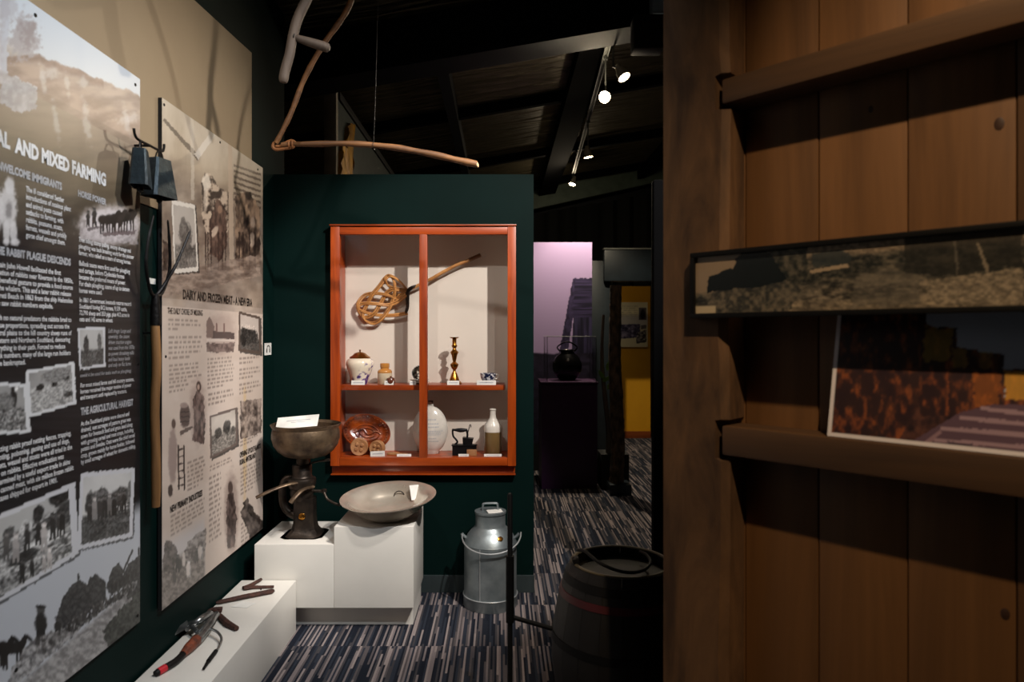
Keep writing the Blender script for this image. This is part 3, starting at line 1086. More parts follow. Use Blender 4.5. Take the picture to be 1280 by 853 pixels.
# ---- board 2
y2a, y2b = wallY(202.5, B2X), wallY(328.5, B2X)
z2a, z2b = wallz(207, 760, B2X), wallz(202.5, 122, B2X)
bm = BM()
box(bm, WX + 0.0065, B2X - 0.0006, y2a, y2b, z2a, z2b)
b2 = obj('information_board', bm, M['label_edge'], smooth=False)
tag(b2, 'pale sepia information board with dark lettering about dairy and frozen meat', 'information board')


def paint_board2(p):
    X, Y = p.X, p.Y
    Yr = wallY(228, B2X)
    z = p.W[..., 2]
    V = CY + (CH - z) * F / Yr
    yw = p.W[..., 1]
    stops = [(110, (196, 186, 172)), (200, (170, 152, 130)), (225, (128, 110, 94)), (300, (104, 88, 76)), (350, (138, 120, 108)), (385, (196, 178, 164)), (420, (208, 192, 180)), (620, (206, 190, 178)), (800, (190, 176, 168))]
    a = [q for q, _ in stops]
    p.c = np.stack([np.interp(V, a, [c[k] for _, c in stops]) for k in range(3)], -1)
    top = (V < 385).astype(float)
    p.grain(top * sm((V - 190) / 60), (66, 52, 46), (150, 132, 116), 16, 12, seed=3, op=0.55)
    p.grain(top, (150, 134, 116), (214, 204, 190), 14, 40, seed=8, op=0.3)
    # pale rafter and milking shed posts, with a painted shadow
    p.poly([(203, 150), (206, 148), (250, 196), (247, 201)], (70, 58, 50), 0.75, rag=1, rs=3)  # cast shadow of the hanging scythe handle, painted as a dark diagonal
    p.poly([(243, 193), (264, 164), (270, 168), (248, 200)], (214, 206, 196), 0.85, rag=0.6, rs=3)
    p.poly([(285, 178), (290, 181), (293, 345), (287, 350)], (186, 166, 146), 0.9, rag=0.8, rs=4)
    p.poly([(238, 140), (242, 142), (243, 250), (239, 250)], (206, 196, 182), 0.5, rag=1)
    # fences behind
    for k in range(7):
        yy = 205 + k * 7
        p.poly([(292, yy), (326, yy + 12), (326, yy + 15), (292, yy + 3)], (72, 58, 50), 0.6, rag=0.8, rs=4)
    # pale cow and its milker, second cow
    p.grain(p.inside([(252, 228), (256, 217), (264, 218), (272, 232), (285, 240), (285, 290), (262, 300), (252, 270)], 2, 5), (60, 48, 42), (196, 176, 156), 7, 9, 0.4, 0.6, seed=14, op=0.95)
    p.ell(258, 228, 5, 10, (220, 208, 192), 0.5, 0.9, rag=0.4, rs=3)
    p.ell(257, 252, 3, 14, (214, 198, 180), 0.6, 0.7, rag=0.5, rs=3)
    p.grain(p.inside([(262, 275), (272, 248), (282, 262), (284, 305), (276, 326), (262, 318)], 2, 5), (52, 38, 34), (112, 88, 76), 3, 9, seed=16)
    p.ell(268, 290, 3.5, 8, (214, 192, 172), 0.5, 0.8, ang=0.5)
    p.ell(275, 262, 3, 5, (150, 120, 100), 0.5, 0.9)
    p.grain(p.inside([(294, 245), (312, 240), (325, 262), (325, 330), (308, 345), (294, 330)], 2, 5), (40, 30, 26), (170, 142, 118), 5, 12, seed=18, op=0.95)
    p.ell(315, 300, 3.5, 9, (196, 176, 158), 0.5, 0.8)
    p.ell(316, 278, 3, 7, (190, 168, 150), 0.5, 0.7)
    for lx in (256, 259, 263, 272, 277, 281, 298, 303, 311, 318):
        p.poly([(lx, 290), (lx + 2, 290), (lx + 1.6, 338), (lx + 0.4, 338)], (44, 32, 28), 0.8, rag=0.8, rs=3)
    p.grain(p.inside([(203, 300), (214, 306), (214, 352), (203, 356)], 2, 4), (44, 34, 30), (110, 92, 80), 3, 6, seed=22)
    p.grain(p.inside([(203, 340), (326, 318), (326, 345), (203, 372)], 3, 8), (96, 80, 70), (170, 150, 136), 8, 4, seed=24, op=0.7)
    p.photo([(214.5, 250), (244, 256), (248, 339), (218, 342)], 15, 176, (70, 150), 0.62, ((0.52, 0.5, 0.26, 0.2, 92), (0.45, 0.36, 0.12, 0.12, 110), (0.6, 0.72, 0.2, 0.1, 80)), (214, 206, 196), 0.05, (1, 0.95, 0.9))
    # faint paper mottling and a yellow stain
    p.grain((V > 375).astype(float), (190, 172, 158), (218, 204, 194), 30, 30, seed=30, op=0.35)
    p.ell(306, 560, 2.2, 75, (206, 166, 96), 0.9, 0.4, rag=0.4, rs=9)

    def bars(x0, x1, yt, yb, n, tone=(120, 106, 98), seed=0, last=0.6):
        Y0, Y1 = wallY(x0, B2X), wallY(x1, B2X)
        zt, zb = wallz(x0, yt, B2X), wallz(x0, yb, B2X)
        st = (zt - zb) / max(n - 0.4, 0.6)
        rg = random.Random(seed)
        for i in range(n):
            zz = zt - i * st
            band = sm(1 - np.abs(z - (zz - st * 0.3)) / (st * 0.42))
            end = Y0 + (Y1 - Y0) * (last if i == n - 1 else rg.uniform(0.86, 1.0))
            y = Y0
            while y < end:
                wl_ = rg.uniform(0.012, 0.04) * 1.3
                p.mix(band * sm((yw - y) / 0.004) * sm((min(y + wl_, end) - yw) / 0.004) * 0.72, np.array(tone))
                y += wl_ + 0.009
    bars(210, 252, 398, 413, 3, seed=1, last=0.3)
    bars(210.5, 253, 420, 450, 5, seed=2)
    bars(211, 252, 456, 476, 4, seed=3, last=1)
    bars(211, 236, 477, 492, 3, seed=4, last=0.8)
    bars(234, 257, 578, 615, 7, seed=5)
    bars(213, 257, 645, 672, 5, seed=6)
    bars(259, 293.5, 448, 487, 8, seed=7)
    bars(260, 294, 492, 508, 3, seed=8)
    bars(262, 290, 583, 590, 2, seed=9, last=1)
    bars(261, 277, 597, 680, 13, seed=10, last=1)
    bars(299, 326, 447, 456, 2, seed=11)
    bars(299, 326.5, 461, 475, 3, seed=12)
    bars(299, 326.5, 480, 494, 3, seed=13)
    bars(300, 325, 552, 559, 2, seed=14)
    bars(300.5, 326, 586, 620, 7, seed=15)
    bars(301, 313, 655, 685, 6, seed=16, last=1)
    # factory vignette
    p.ell(276, 418, 19, 26, (176, 156, 146), 0.6, 0.75, rag=0.2, rs=5)
    p.poly([(258, 402), (262, 396), (268, 408), (268, 424), (258, 422)], (110, 92, 86), 0.8, rag=0.5, rs=3)
    p.poly([(266, 414), (293, 416), (293, 424), (266, 424)], (74, 62, 60), 0.85, rag=0.5, rs=3)
    for lx in (270, 279):
        p.poly([(lx, 404), (lx + 2, 405), (lx + 2, 416), (lx, 415)], (120, 92, 86), 0.9)
    p.poly([(258, 424), (293, 424), (293, 427), (258, 427)], (214, 200, 190), 0.8)
    p.grain(p.inside([(258, 430), (293, 428), (293, 440), (258, 441)], 2, 4), (60, 48, 46), (130, 112, 106), 3, 3, seed=35, op=0.8)
    p.photo([(298.5, 389), (325, 396), (326, 443), (298, 439)], 17, 190, (50, 120), 0.62, ((0.45, 0.55, 0.4, 0.22, 56), (0.5, 0.36, 0.36, 0.06, 200), (0.2, 0.7, 0.12, 0.2, 40)), (92, 78, 70), 0.06, (1, 0.93, 0.88))
    # woman at a churn, man with a churn
    p.ell(247, 515, 10, 36, (150, 130, 122), 0.8, 0.6, rag=0.3, rs=5)
    p.grain(p.inside([(241, 500), (246, 488), (254, 494), (257, 530), (255, 556), (240, 552), (243, 530)], 1.5, 4), (62, 50, 48), (140, 120, 112), 3, 8, seed=37)
    p.ell(248.5, 483, 3, 6.5, (70, 54, 50), 0.4, 0.95, rag=0.2)
    p.ell(248, 484, 1.6, 3.6, (196, 170, 154), 0.5, 0.9)
    p.ell(231, 520, 6.5, 15, (84, 70, 66), 0.35, 0.95, rag=0.2, rs=3)
    p.ell(230, 507, 5, 3.5, (160, 142, 134), 0.4, 0.9)
    for k in range(3):
        p.poly([(225, 515 + k * 6), (237, 514 + k * 6), (237, 515.5 + k * 6), (225, 516.5 + k * 6)], (44, 36, 34), 0.9)
    p.poly([(224, 540), (240, 532), (241, 535), (226, 545)], (74, 62, 58), 0.8, rag=1)
    p.ell(216, 570, 5.5, 34, (150, 132, 126), 0.5, 0.85, rag=0.2, rs=4)
    p.ell(217, 530, 2.6, 6, (84, 66, 60), 0.4, 0.95)
    for lx in (222, 229):
        p.poly([(lx, 556), (lx + 1.6, 556), (lx + 2.6, 612), (lx + 0.6, 614)], (50, 42, 40), 0.95)
    for k in range(6):
        p.poly([(222, 562 + k * 9), (230, 560 + k * 9), (230, 562 + k * 9), (222, 564 + k * 9)], (64, 54, 52), 0.9)
    p.ell(213, 614, 3, 8, (60, 50, 48), 0.4, 0.9, rag=0.3)
    p.photo([(262, 520), (296, 509), (297, 556), (263, 574)], 19, 196, (80, 180), 0.55, ((0.3, 0.52, 0.14, 0.12, 74), (0.62, 0.46, 0.14, 0.16, 60), (0.85, 0.6, 0.08, 0.1, 90)), (110, 96, 90), 0.05, (1, 0.95, 0.9))
    p.grain(p.inside([(300, 502), (327, 497), (327, 541), (300, 550)], 2, 5), (54, 44, 40), (176, 158, 146), 4, 6, seed=39, op=0.92)
    # standing figure, fields, plough
    p.ell(289, 640, 8.5, 50, (150, 132, 124), 0.6, 0.8, rag=0.2, rs=5)
    p.ell(288, 610, 3, 8, (70, 56, 52), 0.4, 0.9)
    p.grain(p.inside([(284, 618), (292, 616), (296, 650), (293, 684), (284, 686), (283, 650)], 1.5, 4), (50, 40, 38), (118, 100, 94), 3, 8, seed=41)
    fld = sm((V - 655) / 24) * sm((257 - X) / 3)
    p.mix(fld * 0.9, np.array((196, 190, 190)))
    gd = sm((V - 688) / 10) * sm((257.5 - X) / 3)
    p.grain(gd, (92, 86, 82), (152, 142, 136), 3, 3, seed=43)
    p.grain(p.inside([(204, 700), (206, 676), (216, 676), (224, 694), (216, 716), (204, 716)], 3, 4), (52, 48, 46), (110, 102, 98), 3, 3, seed=45, op=0.9)
    p.grain(p.inside([(228, 700), (234, 680), (246, 668), (257, 662), (257, 688), (240, 704)], 3, 4), (70, 64, 62), (160, 152, 148), 3, 3, seed=46, op=0.8)
    for (hx, hy_, hh_, tn) in ((222, 716, 22, 56), (236, 722, 20, 190), (246, 704, 18, 60), (252, 700, 16, 150)):
        p.person(hx, hy_, hh_, tn)
    for (cx_, cy_, c) in ((225, 705, 60), (235, 712, 215), (244, 698, 80), (250, 690, 200), (218, 722, 76), (230, 700, 206)):
        p.ell(cx_, cy_, 2.4, 8, (c, c * 0.95, c * 0.92), 0.5, 0.9, rag=0.4, rs=3)
    p.grain(p.inside([(300, 640), (309, 622), (318, 640), (329, 652), (329, 672), (316, 686), (308, 660)], 2, 4), (40, 34, 32), (110, 98, 92), 3, 5, seed=48, op=0.9)


print_mesh('print', (B2X, y2a, z2a), (0, y2b - y2a, 0), (0, 0, z2b - z2a), 250, 440, paint_board2, M['print'], b2)
wall_text('heading', b2, B2X, 'DAIRY AND FROZEN MEAT - A NEW ERA', 228.5, 315, 361.5, 374.3, 228.5, D, 0.035)
wall_text('heading', b2, B2X, 'THE DAILY CHORE OF MILKING', 209.3, 253, 384.3, 392.4, 209.3, D, 0.012)
wall_text('heading', b2, B2X, 'NEW PRIMARY INDUSTRIES', 212.4, 252.6, 633, 642, 212.4, D, 0.035)
wall_text('heading', b2, B2X, "OPENING UP SOUTHLAND'S\nRURAL HINTERLAND", 299.4, 325.6, 565.5, 582.3, 299.4, D, 0.035)
for px, py in ((205, 131), (275, 178), (207, 446), (322, 212)):
    bm = BM()
    c = Vector((B2X, wallY(px, B2X), wallz(px, py, B2X)))
    lathe(bm, [(0.006, 0), (0.005, 0.0025), (0, 0.0032)], 10, M=Matrix.Translation(c) @ Matrix.Rotation(R(90), 4, 'Y'))
    obj('screw', bm, M['iron'], b2)

# ---- audio guide sign beside board 2 and two tiny labels
def wall_card(name, x0, x1, yt, yb, label, cat='label', group=None):
    bm = BM()
    a, b = wallY(x0, WX), wallY(x1, WX)
    zt, zb = wallz((x0 + x1) / 2, yt, WX), wallz((x0 + x1) / 2, yb, WX)
    box(bm, WX + 0.0003, WX + 0.003, a, b, zb, zt)
    o = obj(name, bm, M['card'], smooth=False)
    tag(o, label, cat, group)
    return o, (a + b) / 2, (zt + zb) / 2, zt - zb


o, ym, zm, hh = wall_card('audio_sign', 330.5, 338.5, 429, 444, 'small white square sign with a headphone symbol beside the sepia board', 'sign')
bm = BM()
rr = hh * 0.26
arc = [(WX + 0.004, ym + 1.35 * rr * math.cos(a), zm + rr * math.sin(a) * 1.1) for a in [math.pi * k / 12 for k in range(13)]]
tube(bm, arc, hh * 0.035, 6)
for s in (-1, 1):
    box(bm, WX + 0.003, WX + 0.0045, ym + s * rr * 1.35 - rr * 0.35, ym + s * rr * 1.35 + rr * 0.35, zm - rr * 1.1, zm)
obj('headphone_symbol', bm, M['ink_dark'], o, smooth=False)
wall_card('object_label', 182.5, 193, 243, 249, 'tiny white label on the wall just beneath the cow bells', 'label')
wall_card('object_label', 183, 193.5, 348, 355, 'tiny white label on the wall behind the pitchfork tines', 'label')

# ---- hook bracket with two cow bells
hz = 2.172
hy = 2.43
hk = empty('wall_hook', (WX, hy, hz))
tag(hk, 'black iron double hook holding two cow bells between the boards', 'hook')
bm = BM()
box(bm, 0.0, 0.006, -0.02, 0.02, -0.05, 0.03, 0.002)
obj('back_plate', bm, M['iron'], hk)
bm = BM()
tube(bm, [(0.005, 0, 0), (0.07, 0.0, 0.0)], 0.005, 8)
tube(bm, spline([(0.07, -0.105, 0.030), (0.07, -0.10, 0.012), (0.07, -0.08, 0.0), (0.07, 0, 0.0), (0.07, 0.08, 0.002), (0.07, 0.10, 0.014), (0.07, 0.104, 0.034)], 5), 0.0048, 8)
obj('hook_bar', bm, M['iron'], hk)


def bell(dy, w0, w1, h, rot, label):
    b = empty('cow_bell', (WX + 0.075, hy + dy, hz - 0.012), (0, 0, rot))
    tag(b, label, 'bell')
    bm = BM()
    n = 5
    rings = []
    th = 0.004
    for side in (0, 1):
        for i in range(n + 1):
            t = i / n if side == 0 else 1 - i / n
            k = w0 + (w1 - w0) * t
            k2 = k * (0.86 - 0.1 * t) * 0.8
            k -= side * th
            k2 -= side * th
            z = -0.022 - h * t - (0.003 if side and i == n else 0)
            c = 0.25 * k2
            ring = [(-k, -k2 + c), (-k + c, -k2), (k - c, -k2), (k, -k2 + c), (k, k2 - c), (k - c, k2), (-k + c, k2), (-k, k2 - c)]
            rings.append([bm.verts.new((y, x, z)) for x, y in ring])
    for a, c_ in zip(rings[:-1], rings[1:]):
        for k in range(8):
            bm.faces.new((a[k], a[(k + 1) % 8], c_[(k + 1) % 8], c_[k]))
    bm.faces.new(rings[0])
    bm.faces.new(rings[-1])
    obj('body', bm, M['bell'], b)
    bm = BM()
    tube(bm, [(0, 0.018 * math.cos(a), -0.022 + 0.03 * math.sin(a)) for a in [math.pi * k / 10 for k in range(11)]], 0.0028, 6)
    obj('loop', bm, M['iron'], b)
    bm = BM()
    tube(bm, [(0, 0, -0.03), (0, 0, -h * 0.95 - 0.02)], 0.003, 6)
    lathe(bm, [(0, -h - 0.045), (0.010, -h - 0.036), (0.010, -h - 0.024), (0, -h - 0.015)], 10)
    obj('clapper', bm, M['iron'], b)


M['bell'] = pm('blue black bell iron', (50, 62, 68), 0.42, 0.6, rgb2=(34, 42, 48), scale=26, bump=0.2)
bell(-0.072, 0.030, 0.050, 0.128, R(18), 'rough worn cow bell hanging over the edge of the dark board')
bell(0.058, 0.036, 0.060, 0.140, R(-14), 'smooth dark cow bell hanging by the edge of the sepia board')

# ---- pitchfork hung with its tines up
fy = wallY(196, WX + 0.05)
fz = lambda py: wallz(196, py, WX + 0.05)
pf = empty('pitchfork', (WX + 0.045, fy, fz(634)))
tag(pf, 'pitchfork with wooden handle hung tines upward between the boards', 'pitchfork')
h = fz(400) - fz(634)
bm = BM()
pts = [(0.003 * math.sin(k), 0.002 * math.cos(k * 1.7), h * k / 10) for k in range(11)]
tube(bm, pts, [0.0145] + [0.0165] * 9 + [0.0155], 12)
obj('handle', bm, M['handle'], pf)
bm = BM()
h2 = fz(371) - fz(634)
tube(bm, [(0, 0, h - 0.02), (0, 0, h + 0.03), (0, 0, h2 + 0.01)], [0.0185, 0.018, 0.012], 12)
obj('socket', bm, M['iron'], pf)
tz = fz(272) - fz(634)
for s, k in ((-1, 1.0), (1, 1.0)):
    bm = BM()
    tube(bm, spline([(0, s * 0.004, h2), (0.004, s * 0.045, h2 + 0.02), (0.01, s * 0.085, h2 + (tz - h2) * 0.35), (0.014, s * 0.080, h2 + (tz - h2) * 0.65), (0.02, s * 0.052, tz)], 8), [0.0062] * 20 + [0.0055] * 8 + [0.004] * 4 + [0.0015], 8)
    obj('tine', bm, M['iron'], pf)
bm = BM()
tube(bm, spline([(0, 0, h2), (0.02, 0.03, h2 + 0.05), (0.05, 0.06, h2 + 0.13), (0.075, 0.12, h2 + (tz - h2) * 0.9)], 8), [0.0062] * 16 + [0.005] * 8 + [0.0015], 8)
obj('tine', bm, M['iron'], pf)
bm = BM()
tube(bm, [(-0.045, 0, h * 0.93), (0.0, 0, h * 0.93)], 0.004, 6)
obj('wall_pin', bm, M['iron'], pf)

# ================================================================== show case in the partition
cs = empty('display_case', (0, 0, 0))
tag(cs, 'orange varnished wooden wall case with two glazed doors and one shelf', 'display case')
BK = PY + 0.22


def fx(px):
    return P(px, 0, FY).x


def fzz(py):
    return P(0, py, FY).z


def cbox(name, mat, x0, x1, y0, y1, z0, z1, bev=0.003, parent=cs):
    bm = BM()
    box(bm, x0, x1, y0, y1, z0, z1, bev)
    return obj(name, bm, mat, parent)


OW, OX = M['orange_wood'], M['orange_wood_x']
cbox('stile', OW, fx(413), fx(424.5), FY, PY - 0.001, fzz(583), fzz(283))
cbox('stile', OW, fx(634.5), fx(645), FY, PY - 0.001, fzz(583), fzz(283))
cbox('mullion', OW, fx(524), fx(534), FY, PY - 0.001, fzz(573), fzz(293))
cbox('top_rail', OX, fx(424.6), fx(634.4), FY, PY - 0.001, fzz(293), fzz(284))
cbox('bottom_rail', OX, fx(424.6), fx(634.4), FY, PY - 0.001, fzz(582.5), fzz(572.5))
cbox('top_moulding', M['orange_wood_x'], fx(412), fx(645.5), FY - 0.008, PY - 0.001, fzz(282.8), fzz(280.5), 0.002)
cbox('ledge', M['orange_wood_x'], fx(413), fx(644), PY - 0.009, PY - 0.001, fzz(593), fzz(583.2))
cbox('ledge_lip', M['orange_wood_x'], fx(413), fx(644.5), FY + 0.004, PY - 0.001, fzz(594.5), fzz(593.2), 0.001)
# lining
M['case_back'] = pm('cream case back', (222, 212, 200), 0.7, rgb2=(216, 206, 194), scale=2)
cbox('back_panel', M['case_back'], cx0, cx1, BK, BK + 0.01, cz0, cz1, 0)
cbox('side_panel', OW, cx0 + 0.0005, cx0 + 0.012, PY + 0.001, BK - 0.0005, cz0, cz1, 0)
cbox('side_panel', M['case_back'], cx1 - 0.012, cx1 - 0.0005, PY + 0.001, BK - 0.0005, cz0, cz1, 0)
cbox('top_panel', M['case_back'], cx0 + 0.013, cx1 - 0.013, PY + 0.001, BK - 0.0005, cz1 - 0.012, cz1 - 0.0005, 0)
SB = P(0, 572.5, FY).z - 0.004            # floor of the case
cbox('case_floor', OX, cx0 + 0.013, cx1 - 0.013, PY + 0.001, BK - 0.0005, SB - 0.015, SB, 0)
SH = P(0, 481, 4.02).z                    # top of the shelf
cbox('shelf', OX, cx0 + 0.02, P(631, 0, 4.0).x, PY + 0.012, BK - 0.001, SH - 0.03, SH, 0.002)
for a, b in ((424.6, 523.9), (534.1, 634.4)):
    cbox('glass_pane', M['glass'], fx(a), fx(b), FY + 0.018, FY + 0.022, fzz(572.4), fzz(293.1), 0)

IY = 4.06                                  # where the exhibits stand


def sx_(px, Y=IY):
    return (px - CX) / F * Y


def ppm(Y=IY):
    return Y / F


def turned(name, label, cat, px, z, prof_px, mat, Y=IY, seg=36, parts=(), sy=1.0, sxs=1.0):
    """a thing turned on a lathe: profile as (radius, height) in picture pixels; extra parts likewise"""
    k = ppm(Y)
    t = empty(name, (sx_(px, Y), Y, z))
    tag(t, label, cat)
    out = [t]
    for nm, pr, mt in [('body', prof_px, mat)] + list(parts):
        bm = BM()
        lathe(bm, [(r * k, h * k) for r, h in pr], seg, sy=sy, sx=sxs)
        out.append(obj(nm, bm, mt, t))
    return out


# floral ginger jar
def jar_mat():
    m, nt, N, L, B = new_mat('painted porcelain')
    B.inputs['Roughness'].default_value = 0.16
    B.inputs['Coat Weight'].default_value = 0.4
    tc = N.new('ShaderNodeTexCoord')
    n = N.new('ShaderNodeTexNoise')
    n.inputs['Scale'].default_value = 34
    n.inputs['Detail'].default_value = 4
    L.new(tc.outputs['Object'], n.inputs['Vector'])
    g = N.new('ShaderNodeTexNoise')
    g.inputs['Scale'].default_value = 9
    L.new(tc.outputs['Object'], g.inputs['Vector'])
    cr = N.new('ShaderNodeValToRGB')
    e = cr.color_ramp.elements
    e[0].position = 0.50
    e[0].color = (*L3(234, 224, 206), 1)
    e[1].position = 0.54
    e[1].color = (*L3(150, 130, 170), 1)
    q = e.new(0.60)
    q.color = (*L3(70, 50, 110), 1)
    L.new(n.outputs['Fac'], cr.inputs[0])
    c2 = N.new('ShaderNodeValToRGB')
    c2.color_ramp.elements[0].position = 0.47
    c2.color_ramp.elements[1].position = 0.55
    L.new(g.outputs['Fac'], c2.inputs[0])
    mx = N.new('ShaderNodeMix')
    mx.data_type = 'RGBA'
    mx.inputs['A'].default_value = (*L3(234, 222, 200), 1)
    L.new(c2.outputs[0], mx.inputs['Factor'])
    L.new(cr.outputs[0], mx.inputs['B'])
    L.new(mx.outputs['Result'], B.inputs['Base Color'])
    return m


M['porcelain'] = jar_mat()
turned('ginger_jar', 'white porcelain jar with purple flowers and a domed brass lid', 'jar', 450, SH,
       [(0, 0), (9.5, 0), (10, 1), (11, 4), (13, 12), (16, 20), (17.4, 25), (16.6, 29), (14, 31.5), (12, 32.5), (11, 32.5), (0, 32.4)], M['porcelain'],
       parts=[('lid', [(12.6, 32.6), (13, 33.6), (12, 34.5), (10, 35.5), (7, 38.5), (3, 40), (0.9, 40.3), (0.9, 41.5), (1.5, 42.2), (0.9, 43), (0, 43.2)], M['brass'])])
# stoneware jar
turned('stoneware_jar', 'small cream stoneware jar with a tan shoulder and collar', 'jar', 481, SH,
       [(0, 0), (8.6, 0), (9, 0.6), (9, 14)], M['stone_cream'],
       parts=[('shoulder', [(9, 14.05), (9, 16), (8, 17.6), (6, 18.6), (5.4, 19), (5.4, 21), (5.8, 21.4), (5.8, 25.4), (5.2, 26), (4.4, 26), (4.4, 20), (0, 20)], M['stone_tan'])])
# tiny brown lidded pot
turned('brown_pot', 'tiny brown glazed lidded pot in front of the stoneware jar', 'pot', 488.5, SH,
       [(0, 0), (4.6, 0), (5.6, 3), (5.4, 6), (4.8, 7.4), (0, 7.5)], M['brownpot'], Y=4.015,
       parts=[('lid', [(5, 7.6), (4.8, 8.2), (2, 9.3), (1.0, 9.4), (1.4, 10.4), (0, 10.9)], M['brownpot'])])
# dark patterned cup lying on pale saucers
cup = empty('shell_cup', (sx_(524), IY, SH))
tag(cup, 'dark mottled rounded cup resting on pale saucers behind the centre mullion', 'cup')
k = ppm()
M['mottle'] = pm('mottled transfer glaze', (54, 48, 42), 0.25, rgb2=(206, 196, 176), scale=60, lo=0.5, hi=0.62, coat=0.4)
bm = BM()
lathe(bm, [(0, 0), (6, 0), (6.5, 0.6), (13, 2.8), (13.2, 3.3), (7, 1.6), (0, 1.4)], 32, M=Matrix.Scale(k, 4))
lathe(bm, [(0, 3), (6, 3), (12, 5.4), (12.2, 6), (6, 4.3), (0, 4.2)], 32, M=Matrix.Scale(k, 4))
obj('saucers', bm, M['stone_white'], cup)
bm = BM()
lathe(bm, [(0, -8), (4, -7.5), (8, -4.5), (9.6, 0), (9.8, 5), (9.1, 5), (8.8, 0), (7, -4), (0, -6.5)], 32,
      M=Matrix.Translation(Vector((1, 0, 12.6)) * k) @ Matrix.Rotation(R(68), 4, 'X') @ Matrix.Scale(k, 4))
obj('cup', bm, M['mottle'], cup)
# candlestick
turned('candlestick', 'tall turned brass candlestick on the case shelf', 'candlestick', 568, SH,
       [(0, 0), (9.4, 0), (9.4, 1.4), (7.6, 3.6), (6.4, 4.2), (6, 6), (3.4, 13.4), (2, 15.6), (1.8, 17.6), (3.4, 19.6), (5, 23), (5.2, 25), (3.4, 26.4), (1.9, 28), (2.4, 30), (3.6, 36), (4.6, 38.4), (5.4, 39.6), (4, 41.4), (2.4, 43), (2.0, 45), (3.2, 46.8), (3.6, 48), (2.6, 49.4), (2.6, 56.6), (5.6, 58), (5.8, 58.8), (2, 58.8), (1.8, 50), (0, 50)], M['brass'])
# blue and white cup and saucer
M['willow'] = pm('blue and white transfer', (26, 34, 66), 0.2, rgb2=(222, 222, 226), scale=46, lo=0.50, hi=0.56, coat=0.5)
cup = empty('cup_and_saucer', (sx_(610), IY, SH))
tag(cup, 'blue and white patterned cup with its saucer on the case shelf', 'cup')
bm = BM()
lathe(bm, [(0, 0), (7, 0), (7, 0.8), (14, 3), (14.4, 3.5), (13.5, 3.8), (7, 2), (0, 1.8)], 36, M=Matrix.Scale(k, 4))
obj('saucer', bm, M['willow'], cup)
bm = BM()
lathe(bm, [(0, 2.2), (5, 2.2), (5.2, 3.2), (8, 5.4), (9.6, 9), (10.4, 13.6), (9.8, 13.6), (9, 9.4), (7.4, 6), (0, 4)], 36, M=Matrix.Scale(k, 4))
obj('cup', bm, M['willow'], cup)
bm = BM()
tube(bm, [(Vector((9.6, 0, 12)) * k), (Vector((12.6, 0, 12.4)) * k), (Vector((13.4, 0, 9.6)) * k), (Vector((11.8, 0, 7)) * k), (Vector((8.8, 0, 6.6)) * k)], 0.0028, 8)
obj('handle', bm, M['stone_white'], cup)


def case_card(x0, x1, y0, y1, z, label, Y=PY + 0.02, tilt=0.0):
    a, b = sx_(x0, Y), sx_(x1, Y)
    hh = (y1 - y0) * ppm(Y)
    bm = BM()
    Mx = Matrix.Translation(((a + b) / 2, Y, z)) @ Matrix.Rotation(tilt, 4, 'Y') @ Matrix.Rotation(R(-14), 4, 'X')
    box(bm, -(b - a) / 2, (b - a) / 2, 0, 0.0012, 0, hh, 0, Mx)
    o = obj('caption_card', bm, M['card'], smooth=False)
    tag(o, label, 'label')
    # faint printed line
    bm = BM()
    box(bm, -(b - a) * 0.36, (b - a) * 0.36, -0.0005, -0.0001, hh * 0.42, hh * 0.6, 0, Mx)
    obj('printed_line', bm, M['ink_grey'], o, smooth=False)


case_card(439, 456, 474.6, 480.4, SH, 'white caption card in front of the floral ginger jar')
case_card(480.5, 492, 475, 480.4, SH, 'white caption card in front of the tiny brown pot')
case_card(512, 520, 475, 480.4, SH, 'white caption card beside the mullion below the mottled cup')
case_card(559, 574, 475, 480.4, SH, 'white caption card at the foot of the brass candlestick')
case_card(596, 620, 474.6, 480.4, SH, 'white caption card in front of the blue and white cup')
case_card(463, 481, 564.6, 571.4, SB, 'white caption card leaning on the butter stamps', PY + 0.014, R(-3))
case_card(496, 514, 569, 572, SB, 'white caption card in front of the flat butter pats')
case_card(573, 586, 569, 572, SB, 'white caption card in front of the black box iron')
case_card(605, 627, 569, 572, SB, 'white caption card in front of the two-tone bottle')

# carpet beater hung on the case back
CBY = BK - 0.045
cb = empty('carpet_beater', P(510, 362, CBY))
tag(cb, 'woven cane carpet beater with knotted loops hung on the case back', 'carpet beater')
org = P(510, 362, CBY)


def Z(zx, zy, dy=0.0):
    return P(410 + zx / 5.333, 275 + zy / 5.333, CBY) - org + Vector((0, dy, 0))


strands = [
    [(525, 462), (480, 412), (420, 374), (382, 388), (344, 440), (296, 500), (256, 570), (232, 632), (250, 672), (300, 690), (352, 664), (402, 600), (432, 530), (447, 462), (436, 402), (408, 374), (384, 396), (398, 436), (455, 460), (522, 470)],
    [(522, 478), (450, 466), (396, 482), (352, 552), (312, 622), (256, 650), (210, 628), (202, 560), (244, 504), (320, 490), (400, 504), (456, 524), (480, 505), (520, 490)],
    [(528, 622), (440, 637), (340, 636), (246, 616), (200, 586), (228, 558), (320, 560), (400, 568), (468, 542), (522, 500)],
]
for si, st in enumerate(strands):
    for off in (-1, 1):
        bm = BM()
        pts = [Z(a + off * 4.5, b + off * 5.5, 0.008 * math.sin(i * 2.3 + si * 1.7)) for i, (a, b) in enumerate(st)]
        tube(bm, spline(pts, 6), 0.0062, 7)
        obj('cane_loop', bm, M['cane'], cb)
bm = BM()
tube(bm, spline([Z(600, 438), (Z(540, 466)), Z(530, 520), Z(530, 580), Z(516, 626)], 5), [0.008, 0.009, 0.011, 0.012, 0.012, 0.012, 0.012, 0.012, 0.012, 0.012, 0.012, 0.012, 0.011, 0.011, 0.01, 0.01, 0.01, 0.01, 0.009, 0.009, 0.008], 8)
